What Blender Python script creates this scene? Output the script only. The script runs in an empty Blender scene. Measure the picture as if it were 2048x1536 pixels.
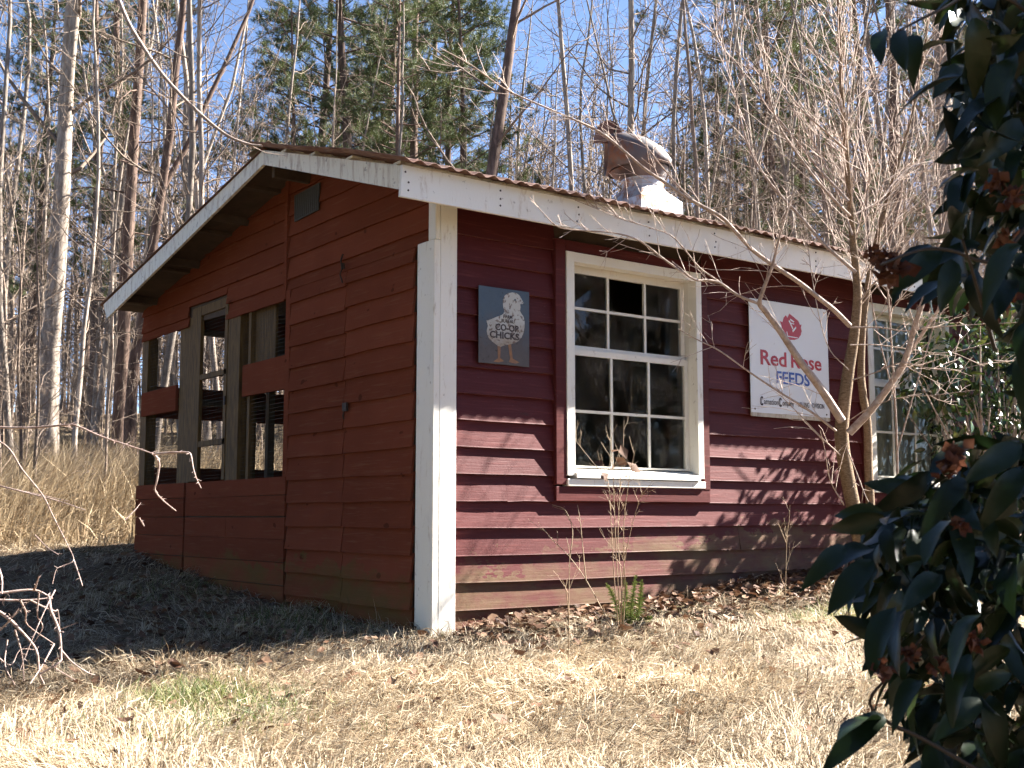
import bpy, math, random
import numpy as np
from mathutils import Vector, Matrix
R = math.radians
random.seed(7)
rng = np.random.default_rng(7)
scene = bpy.context.scene
col = scene.collection

# ------------------------------------------------------------------ camera
F_PX, CX, CY = 2388.0, 1024.0, 768.0          # focal length in pixels of a 2048 x 1536 frame
CAM = np.array([-3.844, -5.989, 0.694])
PITCH, AZ = R(6.4034), R(53.57)
HD = np.array([math.cos(AZ), math.sin(AZ), 0.0])
RT = np.array([math.sin(AZ), -math.cos(AZ), 0.0])
UZ = np.array([0.0, 0.0, 1.0])
FW = HD * math.cos(PITCH) + UZ * math.sin(PITCH)
UP = -HD * math.sin(PITCH) + UZ * math.cos(PITCH)
cam_data = bpy.data.cameras.new('camera')
cam = bpy.data.objects.new('camera', cam_data); col.objects.link(cam)
cam.matrix_world = Matrix(((RT[0], UP[0], -FW[0], CAM[0]), (RT[1], UP[1], -FW[1], CAM[1]), (RT[2], UP[2], -FW[2], CAM[2]), (0, 0, 0, 1)))
cam_data.sensor_width = 36.0
cam_data.lens = 36.0 * F_PX / 2048.0
cam_data.clip_start = 0.05
cam_data.clip_end = 3000
cam_data.dof.use_dof = True
cam_data.dof.focus_distance = 8.0
cam_data.dof.aperture_fstop = 15.0
scene.camera = cam

# ------------------------------------------------------------------ sky, sun, exposure
SUN = np.array([1.28, -0.29, 1.0]); SUN = SUN / np.linalg.norm(SUN)
world = bpy.data.worlds.new('World'); scene.world = world; world.use_nodes = True
wn = world.node_tree.nodes; wl = world.node_tree.links
bg = wn['Background']
sky = wn.new('ShaderNodeTexSky'); sky.sky_type = 'NISHITA'; sky.sun_disc = False
sky.sun_elevation = math.asin(SUN[2]); sky.sun_rotation = math.atan2(SUN[0], SUN[1])
sky.altitude = 300; sky.air_density = 0.5; sky.dust_density = 0.2; sky.ozone_density = 1.2
wl.new(sky.outputs[0], bg.inputs[0]); bg.inputs[1].default_value = 0.05
ld = bpy.data.lights.new('sun', 'SUN'); ld.energy = 5.0; ld.angle = R(0.5); ld.color = (1.0, 0.955, 0.88)
sun = bpy.data.objects.new('sun', ld); col.objects.link(sun)
sun.rotation_euler = Vector(SUN).to_track_quat('Z', 'Y').to_euler()
scene.view_settings.view_transform = 'Standard'; scene.view_settings.look = 'None'
scene.view_settings.exposure = 2.9; scene.view_settings.gamma = 1.0
scene.cycles.max_bounces = 4; scene.cycles.diffuse_bounces = 2; scene.cycles.glossy_bounces = 2
scene.cycles.use_adaptive_sampling = True; scene.cycles.adaptive_threshold = 0.03; scene.cycles.use_denoising = True
scene.cycles.transparent_max_bounces = 8; scene.cycles.transmission_bounces = 2
scene.cycles.caustics_reflective = False; scene.cycles.caustics_refractive = False

# ------------------------------------------------------------------ helpers
def ray(x, y):
    d = FW * F_PX + RT * (x - CX) - UP * (y - CY)
    return d / np.dot(d, FW)
def W(x, y, depth):                      # the point at that depth in metres along the view axis
    return CAM + ray(x, y) * depth
def on(x, y, axis, val):
    d = ray(x, y); return CAM + d * ((val - CAM[axis]) / d[axis])
def uv_of(p):
    p = np.asarray(p) - CAM
    return p[..., 0] * HD[0] + p[..., 1] * HD[1], p[..., 0] * RT[0] + p[..., 1] * RT[1]
def xy_of(u, v):
    return CAM[0] + u * HD[0] + v * RT[0], CAM[1] + u * HD[1] + v * RT[1]

_pu = np.array([-60, -8, 0, 3, 4.6, 6.16, 7.1, 8.13, 9, 11, 13, 20, 30, 60, 120, 400.])
_pz = np.array([-.6, -.40, -.30, -.15, -.08, -.03, .015, .085, .15, .46, .72, 1.5, 2.75, 6.2, 11, 18.])
_gu = np.arange(-60, 400, .25); _gzz = np.interp(_gu, _pu, _pz)
_k = np.ones(7) / 7; _gzz = np.convolve(np.pad(_gzz, 3, mode='edge'), _k, mode='valid')
def gz(x, y, bump=True):
    x = np.asarray(x, float); y = np.asarray(y, float)
    u = (x - CAM[0]) * HD[0] + (y - CAM[1]) * HD[1]; v = (x - CAM[0]) * RT[0] + (y - CAM[1]) * RT[1]
    z = np.interp(u, _gu, _gzz) + 0.035 * np.clip(v, -12, 12)
    if bump:
        z = z + .012 * np.sin(3.1 * x + 1.7 * y) + .01 * np.sin(5.3 * y - 2.2 * x + 1) + .006 * np.sin(9.1 * x + 4 * np.sin(6 * y))
        far = np.clip((u - 14) / 20, 0, 1)
        z = z + far * (.35 * np.sin(.31 * x + .2 * y) + .2 * np.sin(.53 * y - .22 * x))
    return z
def G(px, py):                            # where the view ray meets the ground
    d = ray(px, py); lo = 1.0
    for t in np.arange(1.0, 80, .03):
        p = CAM + d * t
        if p[2] < gz(p[0], p[1]): return p
    return CAM + d * 30

def put(o, parent=None):
    col.objects.link(o)
    if parent is not None: o.parent = parent
    return o
def tag(o, label=None, cat=None, group=None, kind=None):
    if label: o['label'] = label
    if cat: o['category'] = cat
    if group: o['group'] = group
    if kind: o['kind'] = kind
    return o
def empty(name, loc=(0, 0, 0), parent=None):
    o = bpy.data.objects.new(name, None); o.location = loc; o.empty_display_size = .1
    return put(o, parent)

class MB:
    """collects vertices and faces for one mesh"""
    def __init__(s): s.v = []; s.f = []; s.n = 0
    def add(s, V, F):
        V = np.asarray(V, float).reshape(-1, 3)
        s.v.append(V); s.f.extend([tuple(i + s.n for i in f) for f in F]); s.n += len(V); return s
    def box(s, x0, x1, y0, y1, z0, z1):
        V = [(x, y, z) for x in (x0, x1) for y in (y0, y1) for z in (z0, z1)]
        return s.add(V, [(0, 1, 3, 2), (4, 6, 7, 5), (0, 4, 5, 1), (2, 3, 7, 6), (0, 2, 6, 4), (1, 5, 7, 3)])
    def prism(s, poly, axis, a, b):      # poly in the two remaining axes, extruded a..b along axis
        n = len(poly); V = []
        for w in (a, b):
            for p, q in poly:
                V.append({0: (w, p, q), 1: (p, w, q), 2: (p, q, w)}[axis])
        F = [tuple(range(n)), tuple(range(2 * n - 1, n - 1, -1))]
        F += [(i, (i + 1) % n, n + (i + 1) % n, n + i) for i in range(n)]
        return s.add(V, F)
    def bar(s, a, b, w, h=None):         # square bar between two points
        return s.tube([a, b], [w * .707, (h or w) * .707], 4, cap=True)
    def tube(s, pts, rad, sides=6, cap=False):
        V, F = tube_arr(pts, rad, sides)
        if cap:
            n = len(pts); F = F + [tuple(range(sides))[::-1], tuple(range((n - 1) * sides, n * sides))]
        return s.add(V, F)
    def build(s, name, m=None, parent=None, smooth=False):
        me = bpy.data.meshes.new(name)
        me.from_pydata(np.concatenate(s.v).tolist() if s.v else [], [], s.f)
        if m: me.materials.append(m)
        if smooth: me.polygons.foreach_set('use_smooth', [True] * len(me.polygons))
        me.update()
        return put(bpy.data.objects.new(name, me), parent)

_ring = {k: np.stack([np.cos(np.arange(k) * 2 * np.pi / k), np.sin(np.arange(k) * 2 * np.pi / k)], 1) for k in range(3, 25)}
_tf = {}
def tube_arr(pts, rad, sides):
    P = np.asarray(pts, float); n = len(P)
    r = np.asarray(rad, float)
    if r.ndim == 0: r = np.full(n, float(r))
    if len(r) != n: r = np.interp(np.linspace(0, 1, n), np.linspace(0, 1, len(r)), r)
    T = np.empty_like(P); T[1:-1] = P[2:] - P[:-2]; T[0] = P[1] - P[0]; T[-1] = P[-1] - P[-2]
    T /= np.linalg.norm(T, axis=1, keepdims=True) + 1e-12
    ref = np.array([0.0, 0, 1.0]) if abs(T[0, 2]) < .8 else np.array([1.0, 0, 0])
    A = np.cross(T, ref); A /= np.linalg.norm(A, axis=1, keepdims=True) + 1e-12
    B = np.cross(T, A)
    c = _ring[sides]
    V = P[:, None, :] + r[:, None, None] * (A[:, None, :] * c[None, :, 0:1] + B[:, None, :] * c[None, :, 1:2])
    key = (n, sides)
    if key not in _tf:
        F = []
        for i in range(n - 1):
            for k in range(sides):
                k2 = (k + 1) % sides
                F.append((i * sides + k, i * sides + k2, (i + 1) * sides + k2, (i + 1) * sides + k))
        _tf[key] = F
    return V.reshape(-1, 3), _tf[key]

def np_mesh(name, V, faces, m, parent=None, smooth=False):
    """fast mesh from a vertex array and a list of equal-sided face arrays"""
    me = bpy.data.meshes.new(name)
    V = np.asarray(V, np.float32)
    loops = np.concatenate([f.reshape(-1) for f in faces]).astype(np.int32)
    sizes = np.concatenate([np.full(len(f), f.shape[1], np.int32) for f in faces])
    starts = np.concatenate([[0], np.cumsum(sizes)[:-1]]).astype(np.int32)
    me.vertices.add(len(V)); me.vertices.foreach_set('co', V.ravel())
    me.loops.add(len(loops)); me.loops.foreach_set('vertex_index', loops)
    me.polygons.add(len(sizes)); me.polygons.foreach_set('loop_start', starts)
    try: me.polygons.foreach_set('loop_total', sizes)
    except Exception: pass
    me.update(calc_edges=True); me.validate()
    if smooth: me.polygons.foreach_set('use_smooth', [True] * len(me.polygons))
    me.materials.append(m)
    o = bpy.data.objects.new(name, me)
    if parent is not False: put(o, parent)
    return o

def catmull(pts, per=5):
    P = np.asarray(pts, float)
    if len(P) < 3: return P
    P = np.vstack([2 * P[0] - P[1], P, 2 * P[-1] - P[-2]]); out = []
    t = np.linspace(0, 1, per, endpoint=False)[:, None]
    for i in range(1, len(P) - 2):
        a, b, c, d = P[i - 1], P[i], P[i + 1], P[i + 2]
        out.append(.5 * ((2 * b) + (c - a) * t + (2 * a - 5 * b + 4 * c - d) * t ** 2 + (3 * b - 3 * c + d - a) * t ** 3))
    out.append(P[-2:-1]); return np.concatenate(out)

# ------------------------------------------------------------------ materials
class N:
    def __init__(s, name):
        s.m = bpy.data.materials.new(name); s.m.use_nodes = True
        s.t = s.m.node_tree; s.b = s.t.nodes['Principled BSDF']; s.out = s.t.nodes['Material Output']
    def n(s, kind, **kw):
        x = s.t.nodes.new('ShaderNode' + kind)
        for k, v in kw.items(): setattr(x, k, v)
        return x
    def l(s, a, b): s.t.links.new(a, b)
    def coord(s, out='Object', scale=(1, 1, 1)):
        c = s.n('TexCoord'); mp = s.n('Mapping'); mp.inputs['Scale'].default_value = scale
        s.l(c.outputs[out], mp.inputs[0]); return mp.outputs[0]
    def wcoord(s, scale=(1, 1, 1)):
        g = s.n('NewGeometry'); mp = s.n('Mapping'); mp.inputs['Scale'].default_value = scale
        s.l(g.outputs['Position'], mp.inputs[0]); return mp.outputs[0]
    def noise(s, vec, scale=5., detail=5., rough=.6, dist=0.):
        x = s.n('TexNoise'); x.inputs['Scale'].default_value = scale; x.inputs['Detail'].default_value = detail
        x.inputs['Roughness'].default_value = rough; x.inputs['Distortion'].default_value = dist
        if vec is not None: s.l(vec, x.inputs['Vector'])
        return x.outputs['Fac']
    def ramp(s, fac, stops):
        x = s.n('ValToRGB'); e = x.color_ramp.elements
        while len(e) < len(stops): e.new(.5)
        for i, (p, c) in enumerate(stops):
            e[i].position = p; e[i].color = (*c, 1) if len(c) == 3 else c
        s.l(fac, x.inputs[0]); return x.outputs[0]
    def mix(s, fac, a, b, blend='MIX'):
        x = s.n('Mix', data_type='RGBA', blend_type=blend)
        for sock, val in ((x.inputs[0], fac), (x.inputs[6], a), (x.inputs[7], b)):
            if hasattr(val, 'is_output'): s.l(val, sock)
            elif isinstance(val, (int, float)): sock.default_value = val
            else: sock.default_value = (*val, 1)
        return x.outputs[2]
    def math(s, op, a, b=0.):
        x = s.n('Math', operation=op)
        for sock, val in ((x.inputs[0], a), (x.inputs[1], b)):
            if hasattr(val, 'is_output'): s.l(val, sock)
            else: sock.default_value = val
        return x.outputs[0]
    def bump(s, h, strength=.3, dist=.01):
        x = s.n('Bump'); x.inputs['Strength'].default_value = strength; x.inputs['Distance'].default_value = dist
        s.l(h, x.inputs['Height']); s.l(x.outputs[0], s.b.inputs['Normal'])
    def col(s, c):
        if hasattr(c, 'is_output'): s.l(c, s.b.inputs['Base Color'])
        else: s.b.inputs['Base Color'].default_value = (*c, 1)
        return s
    def set(s, **kw):
        for k, v in kw.items(): s.b.inputs[k.replace('_', ' ')].default_value = v
        return s
M = {}

def red_paint(name, c0, c1, worn, along, mossy):
    m = N(name)
    sc = (1.3, 30, 30) if along == 'x' else (30, 1.3, 30)
    p = m.wcoord(sc); grain = m.noise(p, 2.2, 6, .65, .4)
    blotch = m.noise(m.wcoord((1, 1, 1)), 3.0, 4, .6)
    info = m.n('ObjectInfo')
    base = m.mix(blotch, c0, c1)
    hv = m.n('HueSaturation'); hv.inputs['Saturation'].default_value = .97
    val = m.math('ADD', m.math('MULTIPLY', info.outputs['Random'], .20), .90)
    m.l(val, hv.inputs['Value']); m.l(base, hv.inputs['Color'])
    gmask = m.ramp(grain, [(.54, (0, 0, 0)), (.74, (1, 1, 1))])
    c = m.mix(m.math('MULTIPLY', gmask, .5), hv.outputs[0], worn)
    # flaked spots and knots
    fl = m.ramp(m.noise(m.wcoord((9, 9, 22)), 3.0, 3, .7), [(.70, (0, 0, 0)), (.73, (1, 1, 1))])
    c = m.mix(m.math('MULTIPLY', fl, .35), c, (.20, .13, .11))
    kn = m.ramp(m.noise(m.wcoord((3, 3, 5)), 2.6, 1, .4), [(.74, (0, 0, 0)), (.77, (1, 1, 1))])
    c = m.mix(m.math('MULTIPLY', kn, .6), c, (.05, .018, .012))
    # green algae and mud splash on the boards near the soil, with its own ragged outline
    g = m.n('NewGeometry'); sx = m.n('SeparateXYZ'); m.l(g.outputs['Position'], sx.inputs[0])
    lev = m.math('SUBTRACT', sx.outputs[2], m.math('MULTIPLY', sx.outputs[0], .085))
    a = m.math('ADD', lev, m.math('MULTIPLY', m.noise(m.wcoord((1.6, 1.6, 3)), 1.6, 5, .7), -.75))
    mask = m.ramp(a, [(-.16 + mossy, (1, 1, 1)), (.10 + mossy, (0, 0, 0))])
    tint = m.mix(m.noise(m.wcoord((4, 4, 8)), 2, 4, .6), (.085, .08, .022), (.14, .095, .05))
    patch = m.ramp(m.noise(m.wcoord((.9, .9, 2.2)), 1.7, 5, .7), [(.40, (.12, .12, .12)), (.62, (1, 1, 1))])
    c = m.mix(m.math('MULTIPLY', m.math('MULTIPLY', mask, patch), .7), c, tint)
    m.col(c); m.set(Roughness=.55)
    m.b.inputs['Sheen Weight'].default_value = .28 if along == 'x' else 0.; m.b.inputs['Sheen Roughness'].default_value = .45; m.b.inputs['Sheen Tint'].default_value = (1, .5, .45, 1)
    m.b.inputs['Specular IOR Level'].default_value = .16 if along == 'x' else .0
    hgt = m.math('ADD', m.math('MULTIPLY', grain, .8), m.math('MULTIPLY', m.noise(m.wcoord((12, 12, 12)), 4, 3, .6), .3))
    m.bump(hgt, .35, .006)
    return m.m
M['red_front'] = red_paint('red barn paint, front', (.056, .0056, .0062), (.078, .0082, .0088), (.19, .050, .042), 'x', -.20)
M['red_gable_bounce'] = red_paint('red barn paint, gable', (.148, .042, .023), (.200, .057, .032), (.24, .115, .07), 'y', -.26)  # same red paint; warm bounce off the grass put into the base colour

def white_paint(name, c=(.74, .70, .62), dirt=(.36, .25, .14), amt=.55, lo=.58):
    m = N(name)
    g = m.noise(m.wcoord((7, 7, 1.6)), 3.0, 6, .72, .3); g2 = m.noise(m.wcoord((1, 1, 1)), 18, 5, .7)
    st = m.ramp(g, [(lo, (0, 0, 0)), (lo + .16, (1, 1, 1))])
    sp = m.ramp(g2, [(.60 if amt > .7 else .64, (0, 0, 0)), (.66 if amt > .7 else .68, (1, 1, 1))])
    c2 = m.mix(m.math('MULTIPLY', st, amt), c, dirt)
    c3 = m.mix(m.math('MULTIPLY', sp, amt * .8), c2, (.16, .11, .07))
    m.col(c3); m.set(Roughness=.5); m.bump(m.noise(m.wcoord((40, 40, 6)), 4, 4, .6), .25, .004)
    return m.m
M['white'] = white_paint('weathered white paint', (.78, .75, .68), amt=.62, lo=.575)
M['white_rake'] = white_paint('flaking cream paint', (.74, .70, .58), amt=.85, lo=.50)
M['white_sash'] = white_paint('sash paint', (.72, .68, .60), amt=.35, lo=.60)
M['enamel'] = white_paint('enamel sign white', (.70, .72, .74), (.40, .28, .17), amt=.25, lo=.66)

def simple(name, c, rough=.6, c2=None, scale=8, bump=0., metal=0., spec=None, coord='w', cs=(1, 1, 1), detail=5):
    m = N(name)
    vec = m.wcoord(cs) if coord == 'w' else m.coord('Object', cs)
    f = m.noise(vec, scale, detail, .65)
    if c2: m.col(m.mix(m.ramp(f, [(.35, (0, 0, 0)), (.65, (1, 1, 1))]), c, c2))
    else: m.col(c)
    m.set(Roughness=rough, Metallic=metal)
    if spec is not None: m.b.inputs['Specular IOR Level'].default_value = spec
    if bump: m.bump(f, bump, .01)
    return m.m
M['old_wood'] = simple('old pine wood', (.075, .042, .013), .85, (.16, .095, .030), 6, .3, cs=(6, 6, 1))
M['soffit'] = simple('bare rafter wood', (.045, .028, .018), .85, (.075, .048, .03), 6, .3)
M['interior'] = simple('dusty interior boards', (.12, .09, .06), .85, (.17, .125, .085), 5, .2)
M['wire'] = simple('galvanised wire', (.10, .085, .065), .6, (.06, .045, .03), 30, metal=.5)
M['rust_sheet'] = simple('rusted corrugated iron', (.13, .052, .032), .7, (.24, .15, .115), 5, .2, metal=.25)
M['green_sheet'] = simple('stained roofing', (.10, .09, .06), .75, (.17, .16, .10), 5, .2)
M['iron'] = simple('rusty hardware', (.06, .034, .022), .75, (.03, .024, .02), 25, .2, metal=.2)
M['screen'] = simple('dark vent screen', (.035, .035, .03), .8, (.05, .045, .04), 60, .3)
M['stem_dark'] = simple('dark camellia stem', (.05, .036, .025), .8, (.028, .02, .014), 30)
M['curtain'] = simple('faded curtain', (.72, .66, .52), .9, (.60, .54, .41), 4)
M['bluetub'] = simple('blue plastic', (.12, .20, .42), .45, (.25, .33, .5), 9)
M['stone'] = simple('pale stone', (.6, .58, .54), .7, (.4, .38, .34), 14, .3)

m = N('galvanised steel with rust')
ru = m.noise(m.wcoord((3, 3, 2)), 2.4, 6, .7); sp = m.noise(m.wcoord((1, 1, 1)), 7, 4, .6)
c = m.mix(m.ramp(sp, [(.3, (0, 0, 0)), (.7, (1, 1, 1))]), (.36, .36, .37), (.52, .52, .52))
c = m.mix(m.ramp(ru, [(.50, (0, 0, 0)), (.62, (1, 1, 1))]), c, (.30, .13, .055))
m.col(c); m.set(Metallic=.45, Roughness=.45); m.bump(sp, .15, .01); M['galv'] = m.m

m = N('dull weathered steel')
ru = m.noise(m.wcoord((3, 3, 2)), 2.0, 6, .7); sp = m.noise(m.wcoord((1, 1, 1)), 6, 4, .6)
c = m.mix(m.ramp(sp, [(.3, (0, 0, 0)), (.7, (1, 1, 1))]), (.085, .075, .078), (.15, .135, .135))
c = m.mix(m.ramp(ru, [(.50, (0, 0, 0)), (.66, (1, 1, 1))]), c, (.17, .07, .03))
m.col(c); m.set(Metallic=.35, Roughness=.55); m.bump(sp, .15, .01); M['galv_dark'] = m.m

m = N('old window glass')
tr = m.n('BsdfTransparent'); tr.inputs[0].default_value = (.72, .75, .72, 1)
gl = m.n('BsdfGlossy'); gl.inputs['Roughness'].default_value = .03
df = m.n('BsdfDiffuse'); df.inputs[0].default_value = (.30, .28, .24, 1)
fr = m.n('Fresnel'); fr.inputs[0].default_value = 1.45
bp = m.n('Bump'); bp.inputs['Strength'].default_value = .04; bp.inputs['Distance'].default_value = .02
m.l(m.noise(m.wcoord((1, 1, 1)), 5, 2, .5), bp.inputs['Height']); m.l(bp.outputs[0], gl.inputs['Normal'])
x1 = m.n('MixShader'); x2 = m.n('MixShader')
dirt = m.math('MULTIPLY', m.ramp(m.noise(m.wcoord((1, 1, 1)), 6, 6, .7), [(.40, (0, 0, 0)), (.72, (1, 1, 1))]), .20)
m.l(dirt, x1.inputs[0]); m.l(tr.outputs[0], x1.inputs[1]); m.l(df.outputs[0], x1.inputs[2])
m.l(fr.outputs[0], x2.inputs[0]); m.l(x1.outputs[0], x2.inputs[1]); m.l(gl.outputs[0], x2.inputs[2])
m.l(x2.outputs[0], m.out.inputs[0]); M['glass'] = m.m

def bark(name, a, b, c, stretch=(5, 5, 1.2), scale=3.):
    m = N(name); f = m.noise(m.coord('Object', stretch), scale, 6, .7, .5)
    info = m.n('ObjectInfo')
    cc = m.ramp(f, [(.30, a), (.52, b), (.72, c)])
    hv = m.n('HueSaturation'); m.l(m.math('ADD', m.math('MULTIPLY', info.outputs['Random'], .5), .72), hv.inputs['Value']); m.l(cc, hv.inputs['Color'])
    m.col(hv.outputs[0]); m.set(Roughness=.85); m.b.inputs['Specular IOR Level'].default_value = .15
    m.bump(f, .5, .02); return m.m
M['bark_grey'] = bark('grey hardwood bark', (.11, .085, .066), (.25, .205, .168), (.40, .35, .30))
M['bark_dark'] = bark('dark pine bark', (.05, .033, .026), (.13, .085, .065), (.24, .165, .13))
M['twig'] = bark('winter twigs', (.11, .078, .058), (.20, .150, .115), (.31, .25, .20), (3, 3, 3), 4)
M['sapling_bark'] = bark('smooth sapling bark', (.085, .055, .030), (.16, .11, .068), (.27, .20, .14), (14, 14, 40), 3)
M['cane'] = bark('pale canes', (.25, .175, .14), (.39, .305, .255), (.52, .44, .39), (8, 8, 8), 3)

M['pale_cane'] = bark('pale pinkish canes', (.26, .17, .14), (.42, .31, .27), (.55, .45, .41), (8, 8, 8), 3)
def leafmat(name, cols, rough=.5, trans=.25, bumpy=0., spec=.4):
    m = N(name)
    g = m.n('NewGeometry'); info = m.n('ObjectInfo')
    f = m.math('FRACT', m.math('ADD', g.outputs['Random Per Island'], info.outputs['Random']))
    n = len(cols); cc = m.ramp(f, [(i / max(1, n - 1), c) for i, c in enumerate(cols)])
    m.col(cc); m.set(Roughness=rough); m.b.inputs['Specular IOR Level'].default_value = spec
    if bumpy: m.bump(m.noise(m.wcoord((1, 1, 1)), 40, 3, .6), bumpy, .004)
    if trans:
        t = m.n('BsdfTranslucent'); x = m.n('MixShader'); x.inputs[0].default_value = trans
        m.l(cc, t.inputs[0]); m.l(m.b.outputs[0], x.inputs[1]); m.l(t.outputs[0], x.inputs[2]); m.l(x.outputs[0], m.out.inputs[0])
    return m.m
M['straw'] = leafmat('dry lawn straw', [(.16, .105, .06), (.34, .25, .16), (.48, .39, .27), (.60, .52, .39)], .7, .25, spec=.25)
M['sedge'] = leafmat('golden broom sedge', [(.24, .165, .095), (.35, .26, .16), (.45, .35, .225), (.38, .285, .175)], .7, .25, spec=.2)
M['green_grass'] = leafmat('green grass', [(.05, .085, .02), (.09, .13, .03), (.20, .20, .07), (.34, .28, .14)], .6, .35, spec=.3)
M['litter'] = leafmat('dead leaves', [(.06, .03, .019), (.12, .06, .035), (.18, .10, .06), (.26, .165, .105)], .7, .15, .3, .25)
M['camellia'] = leafmat('camellia leaf', [(.006, .012, .005), (.008, .017, .006), (.011, .022, .007), (.020, .032, .008)], .34, .12, .25, .34)
M['camellia_far'] = leafmat('glossy bush leaf', [(.02, .04, .014), (.03, .06, .018), (.05, .085, .02), (.12, .13, .03)], .26, .14, .1, .6)
M['bloom'] = leafmat('withered bloom', [(.07, .024, .016), (.12, .048, .028), (.18, .082, .048)], .8, .2, .6, .2)
M['needles'] = leafmat('pine needles', [(.035, .055, .018), (.06, .085, .026), (.10, .12, .04), (.14, .14, .055)], .6, .2, spec=.3)
M['cedar'] = leafmat('cedar foliage', [(.02, .03, .012), (.03, .045, .018), (.045, .06, .02)], .7, .1, spec=.2)
M['fern'] = leafmat('fern', [(.045, .075, .016), (.085, .115, .028), (.14, .15, .045)], .5, .25)
M['weed'] = leafmat('dry weed stalk', [(.22, .15, .085), (.32, .235, .15), (.27, .18, .115)], .75, 0.)

m = N('ground soil and thatch')
f1 = m.noise(m.wcoord((1, 1, 1)), 1.1, 6, .65); f2 = m.noise(m.wcoord((1, 1, 1)), 26, 5, .75)
c = m.mix(m.ramp(f2, [(.3, (0, 0, 0)), (.7, (1, 1, 1))]), (.07, .048, .03), (.22, .165, .105))
c = m.mix(m.ramp(f1, [(.46, (0, 0, 0)), (.66, (1, 1, 1))]), c, (.08, .052, .034))
c = m.mix(m.math('MULTIPLY', m.ramp(m.noise(m.wcoord((1, 1, 1)), .9, 4, .6), [(.58, (0, 0, 0)), (.68, (1, 1, 1))]), .45), c, (.05, .06, .016))
m.col(c); m.set(Roughness=.95); m.b.inputs['Specular IOR Level'].default_value = .1
m.bump(f2, .9, .03); M['ground'] = m.m

# ------------------------------------------------------------------ ground
us = np.concatenate([np.linspace(-60, 2, 24), np.arange(2.2, 16, .14), np.linspace(16.2, 60, 70), np.linspace(63, 395, 40)])
vs = np.concatenate([np.linspace(-260, -13, 36), np.arange(-12.6, 12.6, .16), np.linspace(13, 260, 36)])
UU, VV = np.meshgrid(us, vs, indexing='ij'); gx, gy = xy_of(UU, VV)
GV = np.stack([gx, gy, gz(gx, gy)], -1).reshape(-1, 3)
nu, nv = UU.shape; idx = np.arange(nu * nv).reshape(nu, nv)
GF = np.stack([idx[:-1, :-1], idx[:-1, 1:], idx[1:, 1:], idx[1:, :-1]], -1).reshape(-1, 4)[:, ::-1]
gr = np_mesh('ground', GV, [GF], M['ground'], smooth=True)
tag(gr, 'sloping ground of thatch and leaf mould under the grass', kind='structure')

# ------------------------------------------------------------------ the chicken house
XE, YB = 6.2, 5.1                       # length along the eave, depth along the gable
RIDGE_Y = 1.67
def roof_z(y):                           # top edge of the rake boards
    return 2.726 + (y + .18) * .302 if y <= RIDGE_Y else 3.285 - (y - RIDGE_Y) * .176
def deck_z(y): return roof_z(y) - .02
shed = empty('chicken_house', (0, 0, 0))
tag(shed, 'red clapboard chicken house with white corner boards and rusty metal roof', 'shed')

def jit(a): return random.uniform(-a, a)
def lap_board(a, b, z0, z1, along, parent, m, t=.025, off=0., segs=5, zr=None):
    """one clapboard: its lower edge stands proud, its top tucks under the board above"""
    ts = np.linspace(a, b, segs + 1)
    if zr is not None:                   # clip under the roof line
        fine = np.linspace(a, b, 60); ok = [t_ for t_ in fine if zr(t_) > z0 + .01]
        if len(ok) < 2: return None
        cut = [t_ for t_ in fine[1:-1] if abs(zr(t_) - z1) < .012]
        ts = np.array(sorted(set([ok[0], ok[-1]] + cut[:1] + cut[-1:] + list(np.linspace(ok[0], ok[-1], segs + 1)))))
    V = []; tilt = jit(.0022)
    for i, x in enumerate(ts):
        q = jit(.0034); w = jit(.0018); sag = tilt * (x - a)
        zt = z1 + .014 if zr is None else max(z0 + .005, min(z1 + .014, zr(x)))
        o1, o0 = t + off + w, .004 + off * 1.0
        pr = [(-o1, z0 + q + sag), (-o1 + .002, z0 + q + sag + .006), (-o0, zt), (.0, zt), (-max(0, o1 - .016), z0 + q + sag)]
        for (d, z) in pr:
            V.append((x, d, z) if along == 'x' else (d, x, z))
    F = []
    for i in range(len(ts) - 1):
        for k in range(5):
            k2 = (k + 1) % 5; A = i * 5; F.append((A + k, A + 5 + k, A + 5 + k2, A + k2))
    F += [(4, 3, 2, 1, 0), tuple(len(V) - 5 + k for k in range(5))]
    if along == 'x': F = [f[::-1] for f in F]
    return MB().add(V, F).build('board', m, parent)

EXPO = .1628
# front wall: backing with two window openings
W1 = (.975, 2.205); W2 = (4.085, 5.20)
bk = MB()
def wall_panel(mb, x0, x1, z0, z1): mb.box(x0, x1, .001, .03, z0, z1)
wall_panel(bk, 0.01, W1[0] + .06, -.25, 2.72); wall_panel(bk, W1[1] - .05, W2[0] + .06, -.25, 2.72); wall_panel(bk, W2[1] - .05, XE, -.25, 2.72)
for w in (W1, W2): wall_panel(bk, w[0] + .06, w[1] - .05, -.25, .96); wall_panel(bk, w[0] + .06, w[1] - .05, 2.38, 2.72)
front = bk.build('front_wall', M['soffit'], shed)
k = 0
for i in range(-2, 16):
    z0 = .145 + EXPO * i; z1 = z0 + EXPO
    if z1 > 2.72: z1 = 2.72
    if z1 > .84 and z0 < 2.46:
        spans = [(.118, .905), (2.255, 4.02), (5.255, XE)]
    else:
        j = [1.9, 3.3, 2.7, 4.4][i % 4] + jit(.2)
        spans = [(.118, j - .001), (j + .001, XE)]
    if i == 4: spans = [(.118, .515), (.517, .905)] + spans[1:]
    for a, b in spans: lap_board(a, b, z0, z1, 'x', front, M['red_front'], t=.036 + jit(.003), segs=max(3, int((b - a) * 2)))

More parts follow.
